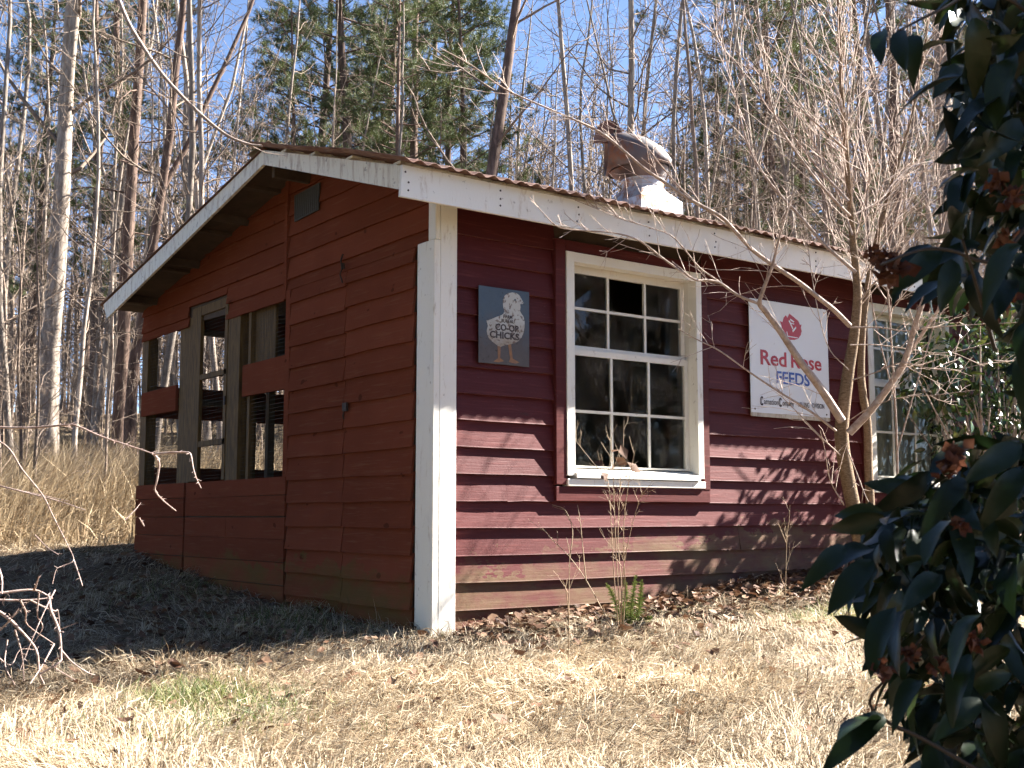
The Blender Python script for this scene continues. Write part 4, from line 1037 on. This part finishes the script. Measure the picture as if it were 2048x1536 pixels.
# dry weeds by the wall
def weed(label, base, paths, name='dry_weed', r=.004, tw=5, leafy=False, depth_off=0., mat='weed'):
    r = r * .72; tw = tw * 1.8; b = G(*base); d = float(np.dot(b - CAM, FW)) + depth_off; root = empty(name, tuple(b)); tag(root, label, 'weed'); a = Br(); c = Br()
    g_ = np.random.default_rng(int(base[0]))
    for pl in paths:
        p = px_path(pl, d, d + g_.uniform(-.15, .2), 5); a.tube(p, np.linspace(r, r * .4, len(p)), 5)
        twigs_on(c, p, g_, tw, .05, .22, r * .4, 2, t0=.45)
    fin(a, 'stem', M[mat], root); tag(fin(c, 'twigs', M[mat], root), kind='stuff')
    if leafy:
        L = []
        for i in range(7):
            px = (1245 + g_.normal(0, 14), 925 + g_.normal(0, 18)); L.append((W(*px, d), g_))
        q = Br()
        for p_, _ in L:
            a_ = norm(g_.normal(0, 1, 3) + np.array([0, 0, -.8])); w_ = perp(a_, g_); l_ = g_.uniform(.05, .10)
            V = np.array([p_, p_ + a_ * l_ * .5 + w_ * l_ * .3, p_ + a_ * l_, p_ + a_ * l_ * .5 - w_ * l_ * .3 + np.cross(a_, w_) * .015]); q.tris(V, np.array([[0, 1, 2], [0, 2, 3]]))
        fin(q, 'dead_leaf', M['litter'], root)
    return root
weed('tall many stemmed dry weed with clinging dead leaves below the window', (1242, 1285), [
    [(1242, 1290), (1238, 1200), (1232, 1100), (1228, 1000), (1226, 940), (1222, 880)], [(1240, 1290), (1243, 1180), (1236, 1080), (1240, 980), (1246, 900), (1248, 840)], [(1244, 1290), (1250, 1180), (1247, 1060), (1258, 960), (1270, 900)],
    [(1240, 1288), (1228, 1150), (1222, 1040), (1215, 960), (1190, 930), (1150, 880)], [(1243, 1285), (1246, 1150), (1262, 1060), (1285, 980)]], r=.0042, tw=7, leafy=True)
weed('slanting dry weed stem left of the many stemmed weed', (1236, 1272), [[(1236, 1276), (1205, 1220), (1172, 1160), (1140, 1115), (1110, 1085), (1088, 1060)], [(1172, 1160), (1165, 1090), (1160, 1040), (1155, 1010)], [(1140, 1115), (1145, 1060), (1130, 1020), (1105, 1010)]], r=.0045, tw=5)
weed('straight straw coloured stalk nearest the corner board', (1139, 1330), [[(1137, 1335), (1138, 1260), (1138, 1180), (1139, 1110), (1133, 1075)], [(1138, 1230), (1132, 1180), (1125, 1160)]], r=.0042, tw=3)
weed('single dry stalk standing before the dappled boards', (1572, 1258), [[(1572, 1262), (1571, 1190), (1572, 1130), (1573, 1075), (1568, 1035)], [(1572, 1180), (1564, 1160), (1562, 1140)], [(1572, 1085), (1562, 1060), (1556, 1045)], [(1572, 1080), (1578, 1040), (1580, 1010)]], r=.0036, tw=4)
weed('short bent dry weed close to the corner', (1090, 1262), [[(1090, 1268), (1105, 1240), (1118, 1215), (1122, 1205)], [(1098, 1250), (1085, 1235), (1080, 1222)]], r=.003, tw=3)
# fern
fb = G(1262, 1262); fd = float(np.dot(fb - CAM, FW)); fern = empty('fern', tuple(fb)); tag(fern, 'small green fern at the foot of the wall beside the weed', 'fern'); g = np.random.default_rng(6)
for pl in ([(1262, 1262), (1262, 1220), (1268, 1180), (1272, 1150)], [(1266, 1262), (1278, 1215), (1282, 1180), (1284, 1158)], [(1258, 1262), (1250, 1220), (1252, 1185), (1250, 1160)], [(1262, 1262), (1240, 1230), (1225, 1190), (1212, 1165)], [(1266, 1262), (1290, 1240), (1305, 1235)]):
    p = px_path(pl, fd, fd - .1, 6); b = Br(); b.tube(p, [.0025, .001], 4)
    for j in range(2, len(p) - 1):
        d = norm(p[j + 1] - p[j]); s_ = norm(np.cross(d, FW)); L = .045 * (1.1 - j / len(p))
        for sg in (-1, 1):
            for sub in (0, .5):
                q = p[j] + (p[j + 1] - p[j]) * sub; tip = q + s_ * sg * L + d * L * .35 + g.normal(0, .004, 3); w_ = d * .006
                b.tris(np.array([q - w_, q + w_, tip]), np.array([[0, 1, 2]]))
    o = fin(b, 'frond', M['fern'], fern)

# ------------------------------------------------------------------ camellia
def leaf_mesh(seed, L=1., wd=.44, mat=None, fold=.10, droop=.25, n=6, name='leaf'):
    g_ = np.random.default_rng(seed); V = []; F = []
    tw_ = g_.uniform(-.25, .25); dr = droop * g_.uniform(.4, 1.6); wv = g_.uniform(0, 6)
    for i in range(n + 1):
        t = i / n; w_ = wd * .5 * (math.sin(math.pi * min(1, t * .93 + .04)) ** .75) * (1 - .35 * t ** 3) if 0 < i < n else (.03 if i == 0 else .0)
        z = -dr * t * t; x = t * (1 - .15 * dr); a = tw_ * t
        e = .018 * math.sin(wv + t * 11)
        V += [(x, -w_, z + fold * w_ * 1.6 + a * -w_ + e), (x, 0, z), (x, w_, z + fold * w_ * 1.6 + a * w_ - e)]
    for i in range(n):
        A = i * 3; F += [(A, A + 3, A + 4, A + 1), (A + 1, A + 4, A + 5, A + 2)]
    me = bpy.data.meshes.new(name); me.from_pydata((np.array(V) * L).tolist(), [], F); me.materials.append(mat)
    me.polygons.foreach_set('use_smooth', [True] * len(me.polygons)); me.update(); return me
LEAFS = [leaf_mesh(s, .092, .39, M['camellia'], .25, .55, 7) for s in range(8)]
def frame(d, nrm, s, p):
    d = norm(d); y = norm(np.cross(nrm, d)); z = np.cross(d, y)
    return Matrix(((d[0] * s, y[0] * s, z[0] * s, p[0]), (d[1] * s, y[1] * s, z[1] * s, p[1]), (d[2] * s, y[2] * s, z[2] * s, p[2]), (0, 0, 0, 1)))
def mesh_arr(me):
    V = np.empty(len(me.vertices) * 3); me.vertices.foreach_get('co', V); Fq = np.array([p.vertices[:] for p in me.polygons]); return V.reshape(-1, 3), Fq

bush = empty('camellia_bush', tuple(np.append(np.array(xy_of(1.95, 1.25)), float(gz(*xy_of(1.95, 1.25)))))); tag(bush, 'dark glossy camellia bush with withered brown blooms, filling the right foreground', 'bush')
binv = Matrix.Translation(-Vector(bush.location))
g = np.random.default_rng(17)
edge_y = [-400, -60, 60, 90, 200, 300, 380, 440, 490, 560, 600, 640, 720, 860, 900, 940, 985, 1060, 1150, 1230, 1300, 1380, 1460, 1540, 1750]
edge_x = [1900, 1890, 1890, 1900, 1895, 1915, 1925, 1920, 1840, 1850, 1950, 2050, 2060, 2030, 1930, 1840, 1765, 1715, 1705, 1760, 1745, 1800, 1860, 1870, 1800]
inside, outside = [], []
tries = 0
while len(inside) < 1250 and tries < 30000:
    tries += 1
    y = g.uniform(-60, 1560); x = g.uniform(1700, 2090); d = g.uniform(1.75, 2.9)
    e = np.interp(y, edge_y, edge_x)
    if x < e + abs(g.normal(0, 26)): continue
    keep = 1. if (y > 880 or y < 460) else .45
    if g.uniform() > keep: continue
    inside.append((x, y, d))
while len(outside) < 2600:
    y = g.uniform(-900, 1900); x = g.uniform(2060, 3300); d = g.uniform(1.7, 3.4)
    if x < 2100 + 60 * g.uniform(): continue
    outside.append((x, y, d))
cen_line = lambda z: np.append(np.array(xy_of(2.0, 1.3)), z)
def leaf_pose(p, spread=1.):
    outw = norm((p - cen_line(p[2])) * np.array([1, 1, .2])); d = norm(outw * .6 + g.normal(0, .65, 3) + np.array([0, 0, -.5])); n_ = norm(np.array([0, 0, 1.]) * .8 + outw * .3 + g.normal(0, .6, 3))
    return d, n_
def add_leaf(p, d, n_, s, i):
    o = bpy.data.objects.new('leaf', LEAFS[i % 8]); o.parent = bush; o.matrix_parent_inverse = binv; o.matrix_basis = frame(d, n_, s, p); col.objects.link(o); return o
# leaves one can name in the photograph: stem end -> tip, in picture pixels, depth, size
NAMED = [((1745, 1122), (1640, 1215), 1.75), ((1690, 1095), (1622, 1130), 1.6), ((1745, 1098), (1640, 1098), 1.65), ((1790, 1215), (1700, 1340), 1.6), ((1810, 1218), (1735, 1320), 1.62), ((1770, 1060), (1770, 1110), 1.7), ((1800, 1035), (1735, 1005), 1.7),
         ((1840, 1360), (1770, 1385), 1.6), ((1760, 1440), (1650, 1420), 1.5), ((1770, 1435), (1648, 1470), 1.5), ((1925, 478), (1900, 385), 1.7), ((1905, 470), (1925, 372), 1.72), ((1880, 500), (1800, 560), 1.75), ((1860, 490), (1760, 530), 1.8), ((1905, 520), (1890, 610), 1.7),
         ((1950, 540), (1930, 650), 1.7), ((1800, 60), (1790, 125), 1.7), ((1830, 70), (1820, 118), 1.75), ((1765, 60), (1742, 105), 1.8), ((2030, 110), (1945, 235), 1.7), ((2045, 165), (1960, 225), 1.75), ((2000, 200), (1900, 175), 1.7), ((2040, 240), (1985, 320), 1.72), ((2050, 300), (1990, 290), 1.7), ((2048, 180), (1890, 190), 1.8),
         ((2040, 490), (1930, 520), 1.6), ((2030, 560), (1985, 610), 1.65), ((2045, 420), (2000, 340), 1.7), ((2060, 700), (2020, 800), 1.6), ((2060, 640), (2010, 720), 1.6), ((2040, 890), (1940, 950), 1.7), ((2045, 940), (1970, 1020), 1.7), ((1950, 890), (1830, 920), 1.6), ((1930, 960), (1850, 1010), 1.55), ((1900, 1040), (1810, 1090), 1.6), ((1880, 1150), (1800, 1200), 1.6), ((1960, 1230), (1850, 1290), 1.5), ((1940, 1310), (1860, 1400), 1.6), ((1960, 1400), (1870, 1460), 1.6)]
cnt = 0
for (a, b, d) in NAMED:
    A = W(*a, d + .03); B = W(*b, d - .03); L = np.linalg.norm(B - A); dirn = norm(B - A)
    n_ = norm(-FW * g.uniform(.0, .7) + UZ * g.uniform(.4, 1.) + RT * g.uniform(-.6, .6)); add_leaf(A, dirn, n_, L * .80 / .086, cnt); cnt += 1
for (x, y, d) in inside[:258]:
    p = W(x, y, d); dd, n_ = leaf_pose(p); add_leaf(p, dd, n_, g.uniform(.55, .92), cnt); cnt += 1
LA = [mesh_arr(me) for me in LEAFS]; V_, F_, nn = [], [], 0
for (x, y, d) in inside[258:] + outside:
    p = W(x, y, d)
    if p[2] < gz(p[0], p[1]) + .05: continue
    dd, n_ = leaf_pose(p); Mx = np.array(frame(dd, n_, g.uniform(.65, 1.15) if x < 2100 else g.uniform(.9, 1.6), p)); v, f = LA[int(g.integers(0, 8))]
    V_.append(v @ Mx[:3, :3].T + Mx[:3, 3]); F_.append(f + nn); nn += len(v)
o = np_mesh('leaves', np.concatenate(V_), [np.concatenate(F_)], M['camellia'], None, True); o.parent = bush; o.matrix_parent_inverse = binv; tag(o, kind='stuff')
bs = Br(); base = cen_line(bush.location[2] - .1)
for i in range(26):
    ty_ = g.uniform(0, 1350); tgt = W(g.uniform(2010 if ty_ < 900 else 1860, 2500), ty_, g.uniform(2.0, 2.6)); mid = base * .45 + tgt * .55 + np.array([0, 0, .1]); p = catmull([base + g.normal(0, .06, 3) * [1, 1, 0], mid + g.normal(0, .08, 3), tgt], 6); bs.tube(p, np.linspace(.016, .003, len(p)), 5)
for pl in ([(2080, 420), (1990, 520), (1900, 500), (1840, 500), (1760, 530)], [(1990, 1560), (1850, 1480), (1770, 1440), (1740, 1400), (1790, 1340), (1850, 1270)], [(1990, 700), (1950, 560), (1925, 480)], [(2100, 60), (1980, -20), (1880, 20), (1800, 60)]):
    p = px_path(pl, 1.75, 1.62, 5); bs.tube(p, np.linspace(.0035, .0018, len(p)), 5)
fin(bs, 'stems', M['stem_dark'], bush)
# withered blooms
for (x, y, s, d) in [(1790, 545, 62, 1.7), (1765, 520, 40, 1.72), (1745, 505, 30, 1.7), (1995, 365, 45, 1.7), (2020, 395, 45, 1.68), (1905, 920, 50, 1.6), (1895, 940, 40, 1.58), (1765, 1335, 42, 1.6), (1815, 1310, 36, 1.62), (1920, 1050, 34, 1.6), (1945, 1280, 44, 1.55), (2010, 480, 40, 1.7), (1880, 1335, 34, 1.62), (2015, 600, 38, 1.7)]:
    c_ = W(x, y, d); r_ = s / F_PX * d * .5; q = Br()
    for k in range(16):
        a_ = norm(g.normal(0, 1, 3)); w_ = perp(a_, g); h_ = np.cross(a_, w_); b0 = c_ + g.normal(0, .3, 3) * r_
        V = np.array([b0, b0 + (a_ * .7 + w_ * .5) * r_, b0 + a_ * 1.25 * r_ + h_ * .3 * r_, b0 + (a_ * .6 - w_ * .5) * r_ + h_ * .25 * r_, b0 + (a_ * .3) * r_ + h_ * .45 * r_]); q.tris(V, np.array([[0, 1, 4], [1, 2, 4], [2, 3, 4], [3, 0, 4]]))
    o = fin(q, 'withered_bloom', M['bloom'], bush)

# the farther glossy bush against the wall
fb2 = np.array([4.95, -.65, float(gz(4.95, -.65))]); bush2 = empty('glossy_bush', tuple(fb2)); tag(bush2, 'sunlit glossy evergreen bush against the wall by the curtained window', 'bush')
LF2 = [leaf_mesh(s + 40, .085, .42, M['camellia_far'], .12, .35, 4) for s in range(6)]; LA2 = [mesh_arr(me) for me in LF2]; g = np.random.default_rng(23)
V_, F_, nn = [], [], 0; lobes = [(4.20, -.55, 1.75, .33), (4.50, -.6, 1.42, .38), (4.62, -.55, 2.0, .40), (5.1, -.6, 1.75, .52), (5.2, -.6, 2.3, .42), (5.75, -.6, 2.0, .6), (4.95, -.7, 1.02, .42), (5.9, -.5, 1.4, .6)]
for (cx_, cy_, cz_, rr) in lobes:
    for k in range(int(1900 * rr * rr)):
        a_ = norm(g.normal(0, 1, 3)); rad_ = rr * g.uniform(.25, 1.08) ** .5; p = np.array([cx_, cy_, cz_]) + a_ * rad_ * np.array([1, .75, 1])
        if p[1] > -.07: continue
        d = norm(a_ * .5 + g.normal(0, .5, 3) + np.array([0, 0, -.35])); n_ = norm(np.array([0, 0, .9]) + a_ * .5 + g.normal(0, .35, 3))
        Mx = np.array(frame(d, n_, g.uniform(.7, 1.25), p)); v, f = LA2[int(g.integers(0, 6))]; V_.append(v @ Mx[:3, :3].T + Mx[:3, 3]); F_.append(f + nn); nn += len(v)
o = np_mesh('leaves', np.concatenate(V_), [np.concatenate(F_)], M['camellia_far'], None, True); o.parent = bush2; o.matrix_parent_inverse = Matrix.Translation(-Vector(fb2)); tag(o, kind='stuff')
bs = Br()
for (cx_, cy_, cz_, rr) in lobes:
    for k in range(6):
        t_ = np.array([cx_, cy_, cz_]) + g.normal(0, .45, 3) * rr; p = catmull([fb2 + g.normal(0, .08, 3) * [1, 1, 0] - [0, 0, .1], (fb2 + t_) / 2 + g.normal(0, .08, 3), t_], 5); bs.tube(p, np.linspace(.018, .004, len(p)), 5)
fin(bs, 'stems', M['cane'], bush2)

# ------------------------------------------------------------------ grass and litter
def flow(x, y):
    return 1.6 * np.sin(1.3 * x + .7 * y + .6) + 1.1 * np.sin(2.3 * y - 1.1 * x + 2) + .7 * np.sin(4.1 * x + 3.1 * y) + .5 * np.sin(6.7 * y - 5 * x + 1)
def blades(name, x, y, L, wd, az, el, bend, mat, label, cat='grass', zoff=0.):
    n = len(x); z = gz(x, y) + zoff; b = np.stack([x, y, z - .006], 1)
    d = np.stack([np.cos(az) * np.cos(el), np.sin(az) * np.cos(el), np.sin(el)], 1); el2 = el - bend
    d2 = np.stack([np.cos(az) * np.cos(el2), np.sin(az) * np.cos(el2), np.sin(el2)], 1)
    s = np.stack([-np.sin(az), np.cos(az), np.zeros(n)], 1) * (wd * .5)[:, None]; s[:, 2] += rng.normal(0, 1, n) * wd * .25
    m_ = b + d * (L * .5)[:, None]; t = m_ + d2 * (L * .5)[:, None]
    t[:, 2] = np.maximum(t[:, 2], gz(t[:, 0], t[:, 1]) + .002); m_[:, 2] = np.maximum(m_[:, 2], gz(m_[:, 0], m_[:, 1]) + .004)
    V = np.stack([b - s, b + s, m_ - s * .8, m_ + s * .8, t], 1).reshape(-1, 3); i = np.arange(n)[:, None] * 5
    o = np_mesh(name, V, [i + np.array([[0, 1, 3, 2]]), i + np.array([[2, 3, 4]])], mat, None, False); return tag(o, label, cat, kind='stuff')
def in_house(x, y, pad=0.): return (x > -.0 - pad) & (x < XE + pad) & (y > -.0 - pad) & (y < YB + pad)
N_ = 260000
u = 3.2 * (15.0 / 3.2) ** rng.uniform(0, 1, N_); v = u * rng.uniform(-.62, .62, N_); x, y = xy_of(u, v)
keep = ~in_house(x, y, .03)
shade = (x < .3) & (y > .3) & (y < 5.6)
dens = np.clip(.72 + .45 * np.sin(2.1 * x + 1.1 * np.sin(1.7 * y)) * np.sin(1.9 * y + x), .15, 1)
nearwall = np.clip(1 - (np.abs(y + .45) / .5), 0, 1) * (x > .9); dens = dens * (1 - .75 * nearwall); dens[shade] *= .6
keep &= rng.uniform(0, 1, N_) < dens; x, y, u = x[keep], y[keep], u[keep]; n = len(x)
az = flow(x, y) + rng.normal(0, .55, n); el = np.clip(rng.normal(.36, .30, n), .02, 1.35)
blades('dry_grass', x, y, rng.uniform(.06, .19, n) * (1 + .3 * (rng.uniform(0, 1, n) > .93)), rng.uniform(.0022, .0042, n) * (.75 + u * .05), az, el, rng.uniform(.2, .9, n), M['straw'], 'matted pale dry grass of the clearing')
TN = 3400
u = 3.6 * (11.5 / 3.6) ** rng.uniform(0, 1, TN); v = u * rng.uniform(-.58, .58, TN); tx, ty = xy_of(u, v)
ok = ~in_house(tx, ty, .05) & ~((tx < .3) & (ty > .5) & (ty < 5.6) & (rng.uniform(0, 1, TN) < .6)) & ~((np.abs(ty + .35) < .4) & (tx > .8) & (rng.uniform(0, 1, TN) < .7)); tx, ty = tx[ok], ty[ok]
K = 34; sz = rng.uniform(.6, 1.5, len(tx)); x = np.repeat(tx, K) + rng.normal(0, .03, len(tx) * K) * np.repeat(sz, K); y = np.repeat(ty, K) + rng.normal(0, .03, len(tx) * K) * np.repeat(sz, K); n = len(x)
az = np.repeat(flow(tx, ty), K) + rng.normal(0, .8, n)
blades('grass_tufts', x, y, rng.uniform(.07, .17, n) * np.repeat(sz, K), rng.uniform(.0022, .0042, n), az, np.clip(rng.normal(.8, .3, n), .15, 1.4), rng.uniform(.5, 1.5, n), M['straw'], 'drooping tufts of bleached straw in the dry lawn')
# green tufts
gxs, gys = [], []
for (px, py, sp, k) in [(415, 1415, .16, 1100), (350, 1408, .12, 420), (480, 1435, .14, 500), (400, 1470, .24, 700), (560, 1240, .25, 500), (330, 1190, .35, 500), (1640, 1245, .16, 500), (1700, 1235, .16, 400), (1900, 1380, .2, 300), (700, 1270, .3, 300)]:
    c_ = G(px, py); gxs.append(c_[0] + rng.normal(0, sp, k)); gys.append(c_[1] + rng.normal(0, sp, k))
x = np.concatenate(gxs); y = np.concatenate(gys); ok = ~in_house(x, y, .04); x, y = x[ok], y[ok]; n = len(x)
blades('green_grass', x, y, rng.uniform(.06, .16, n), rng.uniform(.003, .005, n), rng.uniform(0, 6.28, n), rng.uniform(.5, 1.3, n), rng.uniform(.1, .8, n), M['green_grass'], 'sparse fresh green grass coming through the straw')
# tall sedge at the back left, and rough growth up the slope
N_ = 52000
u = rng.uniform(11.6, 21, N_); v = u * rng.uniform(-.60, -.17, N_); x, y = xy_of(u, v); cl = np.sin(1.9 * x + .8) * np.sin(2.3 * y + .4 * x)
edge = np.clip((u - 11.4 - .4 * cl) / 2.2, 0, 1); keep = (rng.uniform(0, 1, N_) < (.2 + .8 * edge) * (.75 + .35 * cl)) & ~in_house(x, y, .5); x, y, u, edge = x[keep], y[keep], u[keep], edge[keep]; n = len(x)
blades('tall_sedge', x, y, rng.uniform(.45, 1.05, n) * (.25 + .75 * edge), rng.uniform(.006, .013, n), rng.normal(-.35, .8, n), np.clip(rng.normal(1.15, .22, n), .5, 1.5), rng.uniform(.15, 1.0, n), M['sedge'], 'tall golden dry sedge before the woods left of the shed')
N_ = 42000
u = 12 * (44 / 12) ** rng.uniform(0, 1, N_); v = u * rng.uniform(-.60, .62, N_); x, y = xy_of(u, v); keep = ~in_house(x, y, .4); x, y, u = x[keep], y[keep], u[keep]; n = len(x)
blades('rough_grass', x, y, rng.uniform(.12, .42, n), rng.uniform(.010, .022, n), rng.uniform(0, 6.28, n), np.clip(rng.normal(.8, .35, n), .1, 1.45), rng.uniform(.2, .9, n), M['sedge'], 'rough dead grass on the wooded slope')

def litter_leaf(seed):
    g_ = np.random.default_rng(seed); n = 7; V = [(0, 0, 0)]; cu = g_.uniform(.2, .9)
    for i in range(n):
        a = 2 * math.pi * i / n + g_.normal(0, .12); r_ = (1.0 if i % 2 else .68) * g_.uniform(.7, 1.15); x_, y_ = math.cos(a) * r_, math.sin(a) * r_ * .62
        V.append((x_, y_, cu * (.55 * y_ * y_ + .28 * x_ * x_) + g_.normal(0, .07)))
    me = bpy.data.meshes.new('fallen_leaf'); me.from_pydata((np.array(V) * .042).tolist(), [], [(0, 1 + i, 1 + (i + 1) % n) for i in range(n)]); me.materials.append(M['litter']); me.update(); return me
LL = [litter_leaf(s) for s in range(8)]; g = np.random.default_rng(31)
def leaf_xy():
    r_ = g.uniform()
    if r_ < .55: return g.uniform(.0, 5.4), -abs(g.normal(.12, .42)) - .06          # drifted along the wall
    if r_ < .78: return -.05 - abs(g.normal(0, 1.3)), g.uniform(-.3, 5.2)
    u_ = g.uniform(4.0, 10); v_ = u_ * g.uniform(-.5, .5); return xy_of(u_, v_)
places = []
while len(places) < 3500:
    x_, y_ = leaf_xy()
    if in_house(np.array(x_), np.array(y_), .02): continue
    places.append((float(x_), float(y_)))
vis = sorted(range(len(places)), key=lambda i: np.hypot(places[i][0] - CAM[0], places[i][1] - CAM[1]))
V_, F_, nn = [], [], 0; LAL = [mesh_arr(me) for me in LL]; solo = 0
for rank, i in enumerate(vis):
    x_, y_ = places[i]; up_ = norm(np.array([g.normal(0, .45), g.normal(0, .45), 1])); a_ = g.uniform(0, 6.28); d = norm(np.array([math.cos(a_), math.sin(a_), 0]) - up_ * np.dot([math.cos(a_), math.sin(a_), 0], up_))
    z_ = float(gz(x_, y_)) + g.uniform(.012, .05) + (.03 if (x_ > .2 and -.5 < y_ < 0) else 0); s = g.uniform(.6, 1.25); uu, vv = uv_of((x_, y_, 0)); infr = uu > 4.4 and abs(vv / uu) < .43
    if infr and y_ < -.05 and solo < 140 and g.uniform() < .40:
        lo = bpy.data.objects.new('fallen_leaf', LL[solo % 8]); lo.matrix_basis = frame(d, up_, s * 1.05, (x_, y_, z_ + .03)); put(lo)
        side_ = 'on the sunny grass in front of the shed'
        tag(lo, 'curled brown dead leaf lying ' + side_, 'leaf', 'dead leaves on the grass'); solo += 1
    else:
        Mx = np.array(frame(d, up_, s, (x_, y_, z_))); v, f = LAL[int(g.integers(0, 8))]; V_.append(v @ Mx[:3, :3].T + Mx[:3, 3]); F_.append(f + nn); nn += len(v)
o = np_mesh('leaf_litter', np.concatenate(V_), [np.concatenate(F_)], M['litter'], None, False); tag(o, 'drift of brown dead leaves along the foot of the shed', 'leaf litter', kind='stuff')

# small things
p = G(393, 1141); q = MB(); V = []
for i in range(6):
    for j in range(8):
        a = math.pi * i / 5; b_ = 2 * math.pi * j / 8; V.append((p[0] + .03 * math.sin(a) * math.cos(b_) * random.uniform(.8, 1.2), p[1] + .04 * math.sin(a) * math.sin(b_), p[2] + .02 + .025 * math.cos(a)))
q.add(V, [(i * 8 + j, (i + 1) * 8 + j, (i + 1) * 8 + (j + 1) % 8, i * 8 + (j + 1) % 8) for i in range(5) for j in range(8)]); tag(q.build('stone', M['stone'], None, True), 'small white stone at the foot of the screened wall', 'stone')
bp_ = np.array(xy_of(20.0, (424 - CX) / F_PX * 20.0)); zt = float(gz(*bp_)); tub = empty('plastic_tub', (bp_[0], bp_[1], zt)); tag(tub, 'blue plastic tub seen through the wire at the back', 'tub')
q = MB(); q.tube([(0, 0, 0), (0, 0, .05), (0, 0, .30)], [.15, .16, .19], 16, cap=True); q.build('body', M['bluetub'], tub, True)
q = MB(); q.tube([(0, 0, .28), (0, 0, .305)], [.205, .205], 16); q.build('rim', M['bluetub'], tub, True)
